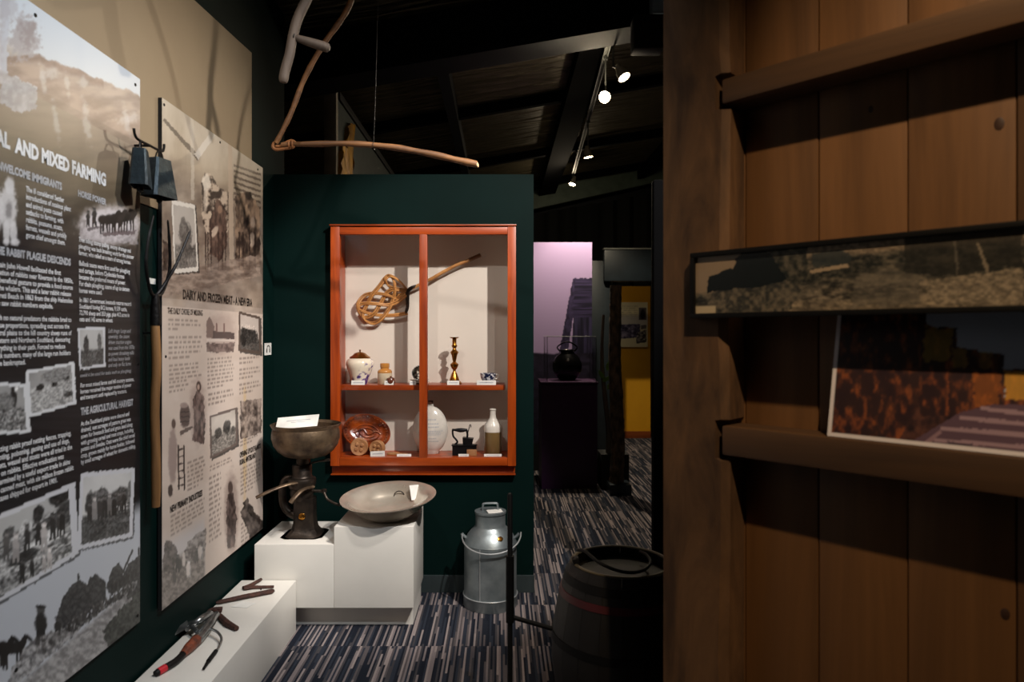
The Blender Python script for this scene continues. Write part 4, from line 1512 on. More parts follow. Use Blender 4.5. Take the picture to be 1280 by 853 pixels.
obj('binding', bm, M['binding'], cb)
bm = BM()
tube(bm, [Z(560, 458), Z(600, 438), Z(700, 388), Z(760, 352), Z(860, 300), Z(945, 266)], [0.009, 0.010, 0.0105, 0.0105, 0.0105, 0.010], 10)
obj('handle', bm, M['cane'], cb)
bm = BM()
tube(bm, [Z(940, 268), Z(1018, 234)], 0.0125, 10)
obj('grip', bm, M['stick'], cb)
bm = BM()
c = Z(1038, 234)
tube(bm, [c + Vector((0.014 * math.cos(a), 0, 0.014 * math.sin(a))) for a in [2 * math.pi * i / 16 for i in range(16)]], 0.0014, 6, closed=True)
obj('hanging_ring', bm, M['wire'], cb)
bm = BM()
for a, b in ((700, 388),):
    q = Z(a, b)
    tube(bm, [q, q + Vector((0, 0.044, 0))], 0.003, 6)
obj('hook_peg', bm, M['brass'], cb)

# brown oval dish leaning at the back
dish = empty('oval_dish', (sx_(456), 4.115, SB))
tag(dish, 'oval treacle brown glazed dish with moulded pattern leaning in the case', 'dish')
k = ppm(4.1)
Md = Matrix.Translation((0, 0.02, 24 * k)) @ Matrix.Rotation(R(14), 4, 'Y') @ Matrix.Rotation(R(-20), 4, 'X') @ Matrix.Rotation(R(90), 4, 'X')
bm = BM()
lathe(bm, [(0, 0), (0.62, 0.0), (0.80, 4 * k), (1.0, 7 * k), (1.02, 8 * k), (0.98, 8.6 * k), (0.78, 5.6 * k), (0.6, 2.4 * k), (0, 2 * k)], 48, sx=29.5 * k, sy=22 * k, M=Md)
obj('body', bm, M['brownplate'], dish)
bm = BM()
for q in range(36):
    a = 2 * math.pi * q / 36
    c = Vector((math.cos(a) * 26 * k, math.sin(a) * 19.2 * k, 8.0 * k))
    lathe(bm, [(1.1 * k, 0), (0.8 * k, 0.9 * k), (0, 1.2 * k)], 6, M=Md @ Matrix.Translation(c))
for rx, ry in ((15, 10), (10, 6)):
    tube(bm, [Md @ Vector((math.cos(a) * rx * k, math.sin(a) * ry * k, 2.6 * k)) for a in [2 * math.pi * i / 28 for i in range(28)]], 0.9 * k, 6, closed=True)
tube(bm, [Md @ (Vector(p_) * k) for p_ in spline([(-16, -4, 2.6), (-6, 3, 2.8), (2, -2, 2.8), (10, 4, 2.8), (17, 2, 3)], 5)], 1.2 * k, 6)
obj('relief', bm, M['brownplate'], dish)


# butter stamps
def stamp(px, py, r, tilt, label, Y):
    k = ppm(Y)
    zz = SB + r * k * 0.985
    s = empty('butter_stamp', (sx_(px, Y), Y, zz))
    tag(s, label, 'butter stamp')
    Mx = Matrix.Rotation(R(tilt), 4, 'Z') @ Matrix.Rotation(R(90), 4, 'X')
    bm = BM()
    lathe(bm, [(0, -6 * k), (r * 0.9 * k, -6 * k), (r * k, -5 * k), (r * k, 2 * k), (r * 0.92 * k, 3 * k), (r * 0.78 * k, 2.4 * k), (0, 2.2 * k)], 28, M=Mx)
    obj('body', bm, M['stampwood'], s)
    bm = BM()
    for a in range(4):
        c = Vector((math.cos(a * 1.57 + 0.6) * r * 0.4 * k, math.sin(a * 1.57 + 0.6) * r * 0.4 * k, 2.0 * k))
        lathe(bm, [(r * 0.24 * k, 0), (r * 0.18 * k, 1.4 * k), (0, 2 * k)], 10, M=Mx @ Matrix.Translation(c))
    obj('carving', bm, M['stampwood'], s)


stamp(449, 563, 11, 8, 'round carved wooden butter stamp standing in front of the brown dish', PY + 0.05)
stamp(471, 559, 9.4, -14, 'smaller plain wooden butter stamp behind a caption card', PY + 0.05)
bm = BM()
Mx = Matrix.Translation((sx_(494, 4.05), 4.05, SB)) @ Matrix.Rotation(R(-12), 4, 'Z')
box(bm, -0.045, 0.02, -0.02, 0.02, 0.0, 0.012, 0.003, Mx)
box(bm, 0.02, 0.075, -0.008, 0.008, 0.0, 0.010, 0.003, Mx)
tag(obj('butter_pat', bm, M['stampwood']), 'flat wooden butter pat lying on the case floor', 'butter pat')

# white stoneware flask with faded print
fl = empty('stoneware_flask', (sx_(537.5), 4.075, SB))
tag(fl, 'large flat oval white stoneware flask with faded black print and a cork', 'flask')
k = ppm(4.075)
prof = [(0, 0), (9, 0), (10, 0.6)]
for i in range(1, 24):
    a = -math.pi / 2 + math.pi * i / 24
    r = 22 * math.cos(a)
    z = 30 + 30 * math.sin(a)
    if z > 1.2 and r > 4.6:
        if r > 10 or z > 30:
            prof.append((r, z))
prof += [(4.2, 59.6), (4.0, 61.5), (4.4, 62.5), (0, 62.6)]
bm = BM()
lathe(bm, [(r * k, z * k) for r, z in prof], 40, sy=0.5)
obj('body', bm, M['stone_white'], fl)
bm = BM()
lathe(bm, [(3.4 * k, 62.6 * k), (3.8 * k, 63.4 * k), (3.9 * k, 66.5 * k), (0, 66.8 * k)], 16)
obj('cork', bm, M['cork'], fl)
bm = BM()
rg = random.Random(3)
for i, (zz, wd, th) in enumerate(((43, 16, 1.6), (38, 22, 1.5), (34, 20, 1.5), (29.5, 28, 0.8), (28, 28, 0.8), (26.4, 28, 0.8), (24.8, 27, 0.8), (20, 16, 0.9), (16.5, 22, 1.1))):
    x = -wd / 2
    while x < wd / 2:
        ww = rg.uniform(0.8, 2.2)
        segs = 3
        for (xa, xb) in ((x, x + ww),):
            def yy(xv, zv):
                c = max(0.0, 1 - (xv / 22) ** 2 - ((zv - 30) / 30) ** 2)
                return -11 * math.sqrt(c) - 0.12
            vs = [bm.verts.new(Vector((xv * k, yy(xv, zv) * k, zv * k))) for xv, zv in ((xa, zz), (xb, zz), (xb, zz + th), (xa, zz + th))]
            bm.faces.new(vs)
        x += ww + 0.7
obj('faded_print', bm, M['ink_grey'], fl, smooth=False)

# black box iron
ir = empty('box_iron', (sx_(580), 4.04, SB))
tag(ir, 'black cast box iron with a scrolled handle and funnel', 'iron')
k = ppm(4.04)
bm = BM()
prism(bm, [Vector((-14, -6, 0)) * k, Vector((10, -6, 0)) * k, Vector((16, 0, 0)) * k, Vector((10, 6, 0)) * k, Vector((-14, 6, 0)) * k], (0, 0, 12 * k))
obj('body', bm, M['blackiron'], ir, smooth=False)
bm = BM()
prism(bm, [Vector((-15, -6.6, 12)) * k, Vector((10.4, -6.6, 12)) * k, Vector((17, 0, 12)) * k, Vector((10.4, 6.6, 12)) * k, Vector((-15, 6.6, 12)) * k], (0, 0, 1.2 * k))
obj('lid', bm, M['blackiron'], ir, smooth=False)
bm = BM()
Mx = Matrix.Translation(Vector((5, 0, 17)) * k) @ Matrix.Rotation(R(6), 4, 'Y')
r_ = bmesh.ops.create_cube(bm, size=1)
for v in r_['verts']:
    s = 1.25 if v.co.z > 0 else 1.0
    v.co = Mx @ Vector((v.co.x * 11 * s * k, v.co.y * 9 * s * k, v.co.z * 9 * k))
obj('funnel', bm, M['blackiron'], ir, smooth=False)
bm = BM()
tube(bm, [Vector(p_) * k for p_ in spline([(-11, 0, 13), (-8, 0, 16), (-10, 0, 19.5), (-13, 0, 23), (-14, 0, 28), (-13.6, 0, 32)], 4)], 1.2 * k, 8)
tube(bm, [Vector(p_) * k for p_ in spline([(4, 0, 21), (4.5, 0, 26), (3.4, 0, 31)], 4)], 1.3 * k, 8)
tube(bm, [Vector(p_) * k for p_ in spline([(4.6, 0, 26), (6.5, 0, 33), (7.5, 0, 37.5), (8.8, 0, 37), (8.8, 0, 34.5)], 4)], 0.6 * k, 6)
obj('bracket', bm, M['blackiron'], ir)
bm = BM()
tube(bm, [Vector(p_) * k for p_ in [(-14.5, 0, 31.5), (-11, 0, 31.2), (-7, 0, 31), (-4, 0, 30.8), (0, 0, 31), (3, 0, 31.2), (4.6, 0, 31.5)]], [1.2 * k, 1.5 * k, 2.4 * k, 2.8 * k, 2.4 * k, 1.6 * k, 1.3 * k], 12)
obj('grip', bm, M['blackiron'], ir)
bm = BM()
box(bm, sx_(583.5, 4.005), sx_(596, 4.005), 4.0, 4.012, SB, SB + 8 * k, 0.002)
tag(obj('brown_block', bm, M['stampwood']), 'small rough brown block leaning by the box iron', 'block')
# two-tone bottle
turned('stoneware_bottle', 'stoneware bottle with white neck and olive brown base', 'bottle', 616, SB,
       [(0, 0), (10.4, 0), (10.9, 0.8), (10.9, 28.5)], M['stone_olive'],
       parts=[('neck', [(10.95, 28.55), (10.95, 34), (10.2, 37.5), (6, 42.5), (4.2, 46), (3.7, 50), (3.7, 55), (4.4, 55.4), (4.4, 56.6), (3.2, 57), (2.8, 54), (0, 54)], M['stone_white'])])

# ================================================================== white plinths
pl = empty('stepped_plinth', (0, 0, 0))
tag(pl, 'white two-level plinth below the wall case carrying separator and basin', 'plinth')
XF = 3.45
xa, xm, xb = P(318, 0, XF).x, P(417.5, 0, XF).x, P(517, 0, XF).x
ZL, ZH = P(0, 681, XF).z, P(0, 659, XF).z
bm = BM()
box(bm, xa, xm - 0.0005, XF, 3.88, 0.115, ZL, 0.0025)
obj('low_step', bm, M['white'], pl)
bm = BM()
box(bm, xm, xb, XF, 3.88, 0.115, ZH, 0.0025)
obj('high_step', bm, M['white'], pl)
bm = BM()
box(bm, xa + 0.01, xb - 0.012, 3.525, 3.87, 0, 0.1145)
obj('toe_kick', bm, M['white'], pl)
bm = BM()
box(bm, WX + 0.012, -1.033, 1.35, XF - 0.006, 0, 0.258, 0.0025)
tag(obj('low_plinth', bm, M['white']), 'long low white plinth along the left wall carrying shearing tools', 'plinth')

# ------------------------------------------------------------------ cream separator
SY = 3.64
sp = empty('cream_separator', (P(381, 0, SY).x, SY, ZL))
tag(sp, 'old brown metal cream separator with a large supply bowl and two spouts', 'cream separator')
k = SY / F
o0 = sp.location.copy()


def S(px, py, dy=0.0):
    return P(px, py, SY + dy) - o0


def sh(py):
    return S(381, py).z


bm = BM()                                    # supply bowl
cxb = S(382.5, 0).x
lathe(bm, [(r * k, sh(y)) for r, y in [(0.01, 571), (18, 571), (26, 569), (34, 563), (39, 556), (41.6, 547), (41.2, 540), (40, 535), (42.4, 531.5), (43, 530), (42, 529.6), (39.5, 533), (40, 546), (37, 556), (26, 566), (0.01, 567)]], 56, c=(cxb, 0, 0))
sb = obj('supply_bowl', bm, M['bronze'], sp)
bm = BM()
tube(bm, [S(372.5, 583), S(372.5, 574)], [2.2 * k, 1.7 * k], 10)
tube(bm, [S(372.5, 575), S(372.5, 571.5)], [1.2 * k, 1.2 * k], 8)
obj('tap', bm, M['tin'], sp)
bm = BM()
tube(bm, [S(386, 580), S(398, 577), S(412, 575)], [1.2 * k, 1.3 * k, 2 * k], 8)
obj('lever', bm, M['bronze_dark'], sp)
bm = BM()
tube(bm, [S(379, 581), S(380, 570)], 8 * k, 20)
obj('neck', bm, M['bronze_dark'], sp)
bm = BM()                                    # turned head
lathe(bm, [(r * k, sh(y)) for r, y in [(0.01, 580.5), (11, 580.5), (12, 582), (12, 594), (13, 596), (16.5, 597.5), (17, 599), (17, 605), (16, 607), (16, 609), (13.5, 611), (14.5, 616), (13, 622), (11, 628), (0.01, 629)]], 40, c=(S(377.5, 0).x, 0, 0))
obj('head', bm, M['bronze_dark'], sp)
bm = BM()                                    # spouts
for pts, r0 in (([S(380, 603, -0.03), S(360, 606, -0.10), S(340, 613, -0.15), S(320, 622.5, -0.18)], 3.2), ([S(390, 609, -0.03), S(378, 613, -0.10), S(370, 620, -0.14), S(363, 629, -0.16)], 3.4)):
    tube(bm, spline(pts, 5), [r0 * k * 1.3] + [r0 * k] * 15, 10, squash=0.6)
obj('spout', bm, M['bronze'], sp)
bm = BM()                                    # body column and flared foot
rings = []
for hw, dp, py in ((12, 12, 622), (12, 12, 640), (12.5, 12.5, 652), (14.5, 14, 660), (20, 19, 666), (25.5, 24, 671), (26, 25, 672.5), (26, 25, 676.4)):
    z = sh(py)
    hw, dp = hw * k, dp * k
    c = 0.3
    cxx = S(381.5, 0).x
    rings.append([bm.verts.new((cxx + x * hw, y * dp, z)) for x, y in ((-1, -1 + c), (-1 + c, -1), (1 - c, -1), (1, -1 + c), (1, 1 - c), (1 - c, 1), (-1 + c, 1), (-1, 1 - c))])
z_last = 0.0
for v in rings[-1]:
    v.co.z = 0.0
for a, b in zip(rings[:-1], rings[1:]):
    for q in range(8):
        bm.faces.new((a[q], a[(q + 1) % 8], b[(q + 1) % 8], b[q]))
bm.faces.new(rings[0])
bm.faces.new(rings[-1])
obj('pedestal', bm, M['bronze_dark'], sp, ang=30)
bm = BM()                                    # side arm of the gear case
tube(bm, spline([S(374, 600, 0.03), S(360, 598, 0.03), S(354, 606, 0.02), S(353, 620, 0.02), S(356, 634, 0.02), S(366, 644, 0.02), S(376, 646, 0.01)], 5), 5 * k, 10)
obj('gear_arm', bm, M['bronze_dark'], sp)
bm = BM()
lathe(bm, [(4.2 * k, 0), (4.2 * k, 1.2 * k), (3 * k, 2 * k), (0, 2.2 * k)], 18, M=Matrix.Translation(S(377.5, 646, -12.2 * k)) @ Matrix.Rotation(R(90), 4, 'X'))
obj('oil_cap', bm, M['brass'], sp)
bm = BM()                                    # crank
tube(bm, [S(390, 614, 0), S(404, 614, 0)], [2.2 * k, 1.8 * k], 10)
lathe(bm, [(0, -3.2 * k), (3.2 * k, -2 * k), (3.4 * k, 0), (3.2 * k, 2 * k), (0, 3.2 * k)], 14, M=Matrix.Translation(S(405, 614)))
tube(bm, spline([S(405, 616, -0.01), S(409, 624, -0.02), S(417, 629, -0.03), S(425, 632, -0.03)], 5), 1.6 * k, 8)
obj('crank', bm, M['bronze_dark'], sp)
# card in the bowl
bm = BM()
Mx = Matrix.Translation(P(371, 531.5, SY - 0.03)) @ Matrix.Rotation(R(-5), 4, 'Y') @ Matrix.Rotation(R(-48), 4, 'X')
box(bm, -26 * k, 26 * k, -0.001, 0.001, -0.02, 0.062, 0, Mx)
cd = obj('caption_card', bm, M['card'], smooth=False)
tag(cd, 'white caption card resting in the separator supply bowl', 'label')
bm = BM()
box(bm, -14 * k, 16 * k, -0.0018, -0.0012, 0.030, 0.034, 0, Mx)
box(bm, -8 * k, 10 * k, -0.0018, -0.0012, 0.018, 0.021, 0, Mx)
obj('printed_line', bm, M['ink_grey'], cd, smooth=False)

# ------------------------------------------------------------------ tin basin
BY = 3.63
k = BY / F
bs = empty('tin_basin', (P(487, 0, BY).x, BY, ZH), (R(5.5), R(-2.4), 0))
tag(bs, 'wide shallow dull tin basin tilted on the higher white plinth', 'basin')
bm = BM()
hb = 21 * k
lathe(bm, [(0.001, 0.004), (24 * k, 0.001), (29 * k, 0.006), (34 * k, 0.016), (42 * k, 0.040), (50.5 * k, 0.083), (57.5 * k, 0.090), (59.2 * k, 0.093), (59.5 * k, 0.097), (57 * k, 0.0965), (50 * k, 0.090), (41 * k, 0.046), (33 * k, 0.022), (26 * k, 0.012), (0.001, 0.010)], 64)
bo = obj('bowl', bm, M['tin'], bs)
bo.location = (0, 0, 0.0098)
bo.scale = (1, 1, 1.13)
bm = BM()
tube(bm, [(0.03 + 0.028 * math.cos(a), 0.168, 0.058 + 0.028 * math.sin(a)) for a in [math.pi * q / 14 for q in range(15)]], 0.0028, 6)
obj('handle_ring', bm, M['iron'], bs)
bm = BM()
Mx = Matrix.Translation(P(518, 611, BY + 0.135)) @ Matrix.Rotation(R(24), 4, 'Z') @ Matrix.Rotation(R(-30), 4, 'X')
box(bm, -0.026, 0.026, -0.0008, 0.0008, -0.064, 0.02, 0, Mx)
tag(obj('caption_card', bm, M['card'], smooth=False), 'white caption card propped inside the tin basin', 'label')

# ------------------------------------------------------------------ tools on the low plinth
ZP = 0.258


def T(zx, zy, up=0.0):
    """zoomed crop position -> point lying on the low plinth"""
    q = onz(160 + zx / 5.235, 690 + zy / 5.235, ZP)
    return Vector((q.x, q.y, ZP + up))


def tool(name, label, cat):
    t = empty(name, (0, 0, 0))
    return tag(t, label, cat)


def T2(zx, zy, up=0.0):
    return T(zx, zy, up) + Vector((0, -0.06, 0))


t = tool('rusty_tool', 'two short rusty iron arms joined in a V on the low plinth', 'tool')
bm = BM()
tube(bm, [T2(785, 222, 0.010), T2(830, 205, 0.010), T2(898, 166, 0.010)], [0.011, 0.010, 0.008], 8, squash=0.9)
obj('blade', bm, M['rust'], t)
bm = BM()
tube(bm, [T2(790, 224, 0.010), T2(850, 216, 0.010), T2(980, 212, 0.009)], [0.012, 0.010, 0.008], 8, squash=0.8)
obj('arm', bm, M['rust'], t)
t = tool('rusty_bar', 'long flat rusty iron tool with a wired tag on the low plinth', 'tool')
bm = BM()
tube(bm, [T(575, 350, 0.010), T(600, 345, 0.012), T(760, 312, 0.013), T(940, 275, 0.012), T(952, 270, 0.011)], [0.006, 0.011, 0.0135, 0.014, 0.009], 8, squash=0.8)
obj('bar', bm, M['rust'], t)
bm = BM()
q = T(870, 280, 0.02)
tube(bm, [q, q + Vector((0, 0, 0.012))], 0.003, 6)
obj('stud', bm, M['rust'], t)
bm = BM()
q = T(760, 345, 0.0012)
prism(bm, [q + Vector(d) for d in ((-0.05, -0.03, 0), (0.03, -0.045, 0), (0.05, 0.01, 0), (-0.02, 0.03, 0))], (0, 0, 0.0008))
obj('paper_tag', bm, M['card'], t, smooth=False)
t = tool('rusty_hook_tool', 'short rusty iron tool with a hooked head beside the shearing handpiece', 'tool')
bm = BM()
tube(bm, spline([T(520, 435, 0.010), T(535, 410, 0.013), T(570, 402, 0.016), T(616, 398, 0.014)], 4), [0.006] + [0.011] * 11 + [0.012], 8)
obj('head', bm, M['rust'], t)
bm = BM()
tube(bm, [T(560, 408, 0.016), T(610, 452, 0.014), T(650, 490, 0.013), T(712, 520, 0.010)], [0.010, 0.012, 0.014, 0.011], 8)
obj('shank', bm, M['rust'], t)
t = tool('shearing_handpiece', 'steel shearing handpiece with leather sleeve and red taped hose', 'shearing handpiece')
bm = BM()
tube(bm, [T(178, 822, 0.012), T(196, 812, 0.013)], [0.011, 0.013], 12)
obj('tip', bm, M['blackmetal'], t)
bm = BM()
tube(bm, [T(196, 812, 0.013), T(244, 785, 0.014)], [0.0135, 0.014], 12)
obj('red_tape', bm, M['red'], t)
bm = BM()
tube(bm, spline([T(244, 785, 0.014), T(310, 745, 0.014), T(360, 700, 0.016)], 5), 0.0135, 12)
obj('hose', bm, M['iron'], t)
bm = BM()
tube(bm, [T(358, 702, 0.017), T(400, 662, 0.020), T(450, 615, 0.022)], [0.014, 0.021, 0.022], 14)
obj('leather_sleeve', bm, pm('red brown leather', (132, 66, 42), 0.5, rgb2=(84, 44, 32), scale=40, bump=0.3), t)
bm = BM()
tube(bm, spline([T(440, 622, 0.022), T(480, 585, 0.024), T(530, 525, 0.030), T(560, 480, 0.034), T(586, 455, 0.034)], 4), [0.023, 0.024, 0.024, 0.023, 0.022, 0.022, 0.022, 0.022, 0.022, 0.022, 0.020, 0.019, 0.018, 0.017, 0.016, 0.014, 0.010], 14, squash=0.85)
obj('barrel', bm, M['chrome'], t)
bm = BM()
tube(bm, spline([T(395, 525, 0.03), T(440, 545, 0.05), T(490, 520, 0.055), T(545, 470, 0.045)], 4), [0.008] + [0.013] * 5 + [0.016] * 6 + [0.01], 10)
tube(bm, [T(395, 520, 0.03), T(455, 580, 0.034)], [0.010, 0.009], 8)
obj('yoke', bm, M['chrome'], t)
bm = BM()
prism(bm, [T(238, 606, 0.012), T(372, 560, 0.03), T(392, 542, 0.04), T(384, 532, 0.046), T(245, 592, 0.018)], (0, 0, 0.006))
tube(bm, [T(372, 500, 0.03), T(388, 555, 0.03)], 0.010, 8)
obj('comb', bm, M['chrome'], t)
bm = BM()
tube(bm, spline([T(540, 552, 0.03), T(585, 575, 0.03), T(612, 605, 0.022), T(595, 645, 0.012), T(575, 668, 0.010)], 4), 0.0052, 8)
obj('crank_rod', bm, M['chrome'], t)
bm = BM()
tube(bm, [T(575, 668, 0.010), T(525, 735, 0.010)], 0.0085, 10)
tube(bm, [T(525, 735, 0.009), T(495, 780, 0.008)], [0.007, 0.005], 8)
obj('crank_grip', bm, M['blackmetal'], t)

# ================================================================== milk can
MY = 3.80
k = MY / F
mc = empty('milk_can', (P(613, 0, MY).x, MY, 0))
tag(mc, 'grey galvanised milk can with lid and wire bail handle on the carpet', 'milk can')


def mz(py):
    return max(0.0, P(0, py, MY).z)


R0 = 0.146
bm = BM()
prof = [(0.01, 0.012), (R0 + 0.002, 0.0), (R0 + 0.004, 0.004), (R0 + 0.004, 0.055), (R0 + 0.0055, 0.058), (R0 + 0.004, 0.062), (R0, 0.064)]
for i in range(1, 12):
    prof.append((R0 + 0.0, 0.064 + (mz(678) - 0.064) * i / 11))
prof += [(R0 + 0.002, mz(677.5)), (R0 - 0.003, mz(675)), (0.128, mz(668)), (0.105, mz(661.5)), (0.088, mz(658)), (0.0835, mz(656)), (0.0835, mz(642)), (0.08, mz(642)), (0.08, mz(655))]
lathe(bm, prof, 64)
rg = random.Random(5)
for v in bm.verts:                             # dents
    r = math.hypot(v.co.x, v.co.y)
    if abs(r - R0) < 0.001 and 0.09 < v.co.z < 0.31:
        a = math.atan2(v.co.y, v.co.x)
        d = 0.004 * math.exp(-((a + 1.75) / 0.3) ** 2 - ((v.co.z - 0.2) / 0.05) ** 2) + 0.003 * math.exp(-((a + 1.3) / 0.2) ** 2 - ((v.co.z - 0.13) / 0.04) ** 2)
        s = (r - d) / r
        v.co.x *= s
        v.co.y *= s
obj('body', bm, M['galv'], mc)
bm = BM()
tube(bm, [((R0 + 0.0045) * math.cos(a), (R0 + 0.0045) * math.sin(a), 0.062) for a in [2 * math.pi * q / 48 for q in range(48)]], 0.003, 6, closed=True)
tube(bm, [((R0 + 0.0015) * math.cos(-1.95), (R0 + 0.0015) * math.sin(-1.95), z) for z in (0.065, mz(678))], 0.0025, 6)
obj('seam', bm, M['wire'], mc)
bm = BM()
lathe(bm, [(0.01, mz(641.5)), (0.084, mz(641.5)), (0.088, mz(641)), (0.088, mz(638.6)), (0.08, mz(638)), (0.05, mz(638.8)), (0.01, mz(638.8))], 48)
lid = obj('lid', bm, M['galv'], mc)
bm = BM()
zt = mz(638.8)
tube(bm, spline([(-0.042, 0, zt - 0.002), (-0.042, 0, zt + 0.03), (-0.034, 0, zt + 0.040), (0.03, 0, zt + 0.042), (0.04, 0, zt + 0.032), (0.042, 0, zt - 0.002)], 4), 0.0062, 8)
obj('lid_handle', bm, M['galv'], lid)
bm = BM()
ear = mz(668)
pts = []
for q in range(19):
    a = math.pi * q / 18
    x = 0.158 * math.cos(math.pi - a) + 0.012 * (q / 18)
    yv = -0.168 * math.sin(a) ** 0.8 if 0 < q < 18 else 0
    pts.append((x, yv, ear - 0.065 * math.sin(a) + 0.01 * (q / 18)))
tube(bm, pts, 0.0042, 8)
obj('bail_handle', bm, M['wire'], mc)
for s in (-1, 1):
    bm = BM()
    tube(bm, [(s * 0.135, 0, ear - 0.02), (s * 0.152, 0, ear - 0.006), (s * 0.160, 0, ear + 0.004)], 0.009, 8)
    obj('ear', bm, M['galv'], mc)
bm = BM()
Mx = Matrix.Translation((0.055, -0.112, mz(666.5))) @ Matrix.Rotation(R(26), 4, 'Z') @ Matrix.Rotation(R(52), 4, 'X')
lathe(bm, [(0.016, 0), (0.016, 0.003), (0.012, 0.004), (0, 0.004)], 20, sy=0.8, M=Mx)
obj('maker_badge', bm, M['brass'], mc)
bm = BM()
Mx = Matrix.Translation((mc.location.x + 0.025, MY - 0.028, mz(638.2) + 0.001)) @ Matrix.Rotation(R(16), 4, 'Z') @ Matrix.Rotation(R(5), 4, 'X')
box(bm, -0.042, 0.042, -0.03, 0.03, 0, 0.0012, 0, Mx)
tag(obj('caption_card', bm, M['card'], smooth=False), 'white caption card lying on the milk can lid', 'label')

# ================================================================== black barrier stand
BSY = 2.5
st = empty('barrier_stand', (P(637.5, 0, BSY).x, BSY, 0))
tag(st, 'thin black metal barrier stand with a side arm in front of the milk can', 'stand')
bm = BM()
zt = P(0, 617, BSY).z
tube(bm, [(0, 0, 0.012), (0, 0, zt - 0.006), (0, 0, zt)], [0.0095, 0.0095, 0.006], 12)
obj('rod', bm, M['blackmetal'], st)
bm = BM()
za, zb = P(0, 695, BSY).z, P(0, 778, BSY).z
tube(bm, [(0, 0, zb), (0, 0, za)], 0.0155, 14)
obj('sleeve', bm, M['blackmetal'], st)
bm = BM()
za = P(0, 771, BSY).z
tube(bm, [(0.0, 0, za), (0.155, 0.02, za - 0.053)], 0.0085, 10)
obj('arm', bm, M['blackmetal'], st)
bm = BM()
lathe(bm, [(0, 0.0), (0.13, 0.0), (0.13, 0.006), (0.02, 0.016), (0, 0.016)], 28)
obj('base', bm, M['blackmetal'], st)

# ================================================================== barrel
BRY = 2.72
br = empty('barrel', (P(776, 0, BRY).x, BRY, 0))
tag(br, 'dark wooden barrel with a red hoop standing by the timber post', 'barrel')
HB = P(0, 702, BRY).z
prof = [(0.225, 0.0), (0.258, 0.10), (0.276, 0.22), (0.272, 0.33), (0.248, 0.46), (0.216, 0.56), (0.200, HB)]
NS = 20
bm = BM()
n = len(prof)
ins, outs = [], []
dw = math.pi / NS * 0.985
for (r, z) in prof:
    ring = []
    for rr_, a in ((r, -dw), (r * 1.004, 0), (r, dw), (r - 0.02, dw), (r - 0.02, -dw)):
        ring.append(bm.verts.new((rr_ * math.cos(a), rr_ * math.sin(a), z)))
    outs.append(ring)
for a, b in zip(outs[:-1], outs[1:]):
    for q in range(5):
        bm.faces.new((a[q], a[(q + 1) % 5], b[(q + 1) % 5], b[q]))
bm.faces.new(outs[0])
bm.faces.new(outs[-1])
me = finish(bm, 'stave', True, 30)
for q in range(NS):
    o = link('stave', me, M['barrel'], br)
    o.rotation_euler = (0, 0, 2 * math.pi * q / NS)


def rad_at(z):
    return float(np.interp(z, [b for _, b in prof], [a for a, _ in prof]))


for z0, z1, mt in ((0.475, 0.50, 'redhoop'), (0.53, 0.56, 'blackmetal'), (0.08, 0.115, 'blackmetal'), (0.30, 0.33, 'blackmetal')):
    bm = BM()
    lathe(bm, [(rad_at(z0) + 0.0005, z0), (rad_at(z0) + 0.004, z0), (rad_at(z1) + 0.004, z1), (rad_at(z1) + 0.0005, z1)], 48, closed=True)
    obj('hoop', bm, M[mt], br)
bm = BM()
lathe(bm, [(0, HB - 0.05), (0.178, HB - 0.05), (0.178, HB - 0.04), (0, HB - 0.038)], 40)
obj('head', bm, M['barrel_in'], br)
bm = BM()
tube(bm, [(0.189 * math.cos(a), 0.189 * math.sin(a), HB + 0.002) for a in [2 * math.pi * q / 48 for q in range(48)]], 0.009, 6, closed=True, squash=0.5)
obj('rim', bm, M['rim'], br)
bm = BM()
o0 = br.location
pts = [P(x, y, Yv) - o0 for x, y, Yv in ((722, 688, 2.70), (732, 690, 2.62), (748, 703, 2.54), (770, 713, 2.51), (790, 716, 2.52), (806, 712, 2.56), (813, 703, 2.62), (808, 694, 2.74), (800, 690, 2.82))]
tube(bm, spline(pts, 6), 0.0065, 8)
obj('rope_handle', bm, M['blackmetal'], br)
for s in (-1, 1):
    bm = BM()
    Mx = Matrix.Translation((s * 0.18, -0.03, HB)) @ Matrix.Rotation(R(12 * s), 4, 'Y')
    box(bm, -0.014, 0.014, -0.02, 0.02, -0.02, 0.026, 0.006, Mx)
    obj('lug', bm, M['blackmetal'], br)

# ================================================================== hanging flail and scythe handle
FLY = 3.2
q0 = P(343, 182, FLY)
flail = empty('wooden_flail', q0)
tag(flail, 'jointed wooden flail of two stripped sticks hanging from thin wires', 'flail')


def Q(px, py, dy=0.0):
    return P(px, py, FLY + dy) - q0


bm = BM()
rg = random.Random(2)
pts = [Q(352, 181.5), Q(368, 180.4), Q(400, 180), Q(430, 179.4), Q(460, 181), Q(490, 184), Q(520, 189), Q(550, 195), Q(575, 201), Q(596, 205.5)]
tube(bm, spline(pts, 3), [0.012 + 0.0015 * math.sin(i * 1.3) + 0.004 * i / 27 for i in range(28)], 10)
obj('beater_stick', bm, M['stick'], flail)
bm = BM()
c = Q(597, 205.8)
lathe(bm, [(0.0135, 0), (0.011, 0.002), (0, 0.0022)], 12, M=Matrix.Translation(c) @ Matrix.Rotation(R(78), 4, 'Y') @ Matrix.Rotation(R(20), 4, 'X'))
obj('cut_end', bm, pm('fresh cut wood', (220, 176, 130), 0.7), flail)
bm = BM()
pts = [Q(345, 179), Q(356, 158), Q(366, 136), Q(378, 104), Q(392, 76), Q(408, 50), Q(424, 28), Q(436, 8), Q(446, -22), Q(452, -50)]
tube(bm, spline(pts, 3), [0.011 + 0.0012 * math.sin(i * 1.9) + 0.003 * i / 27 for i in range(28)], 10)
obj('handle_stick', bm, M['stick'], flail)
bm = BM()
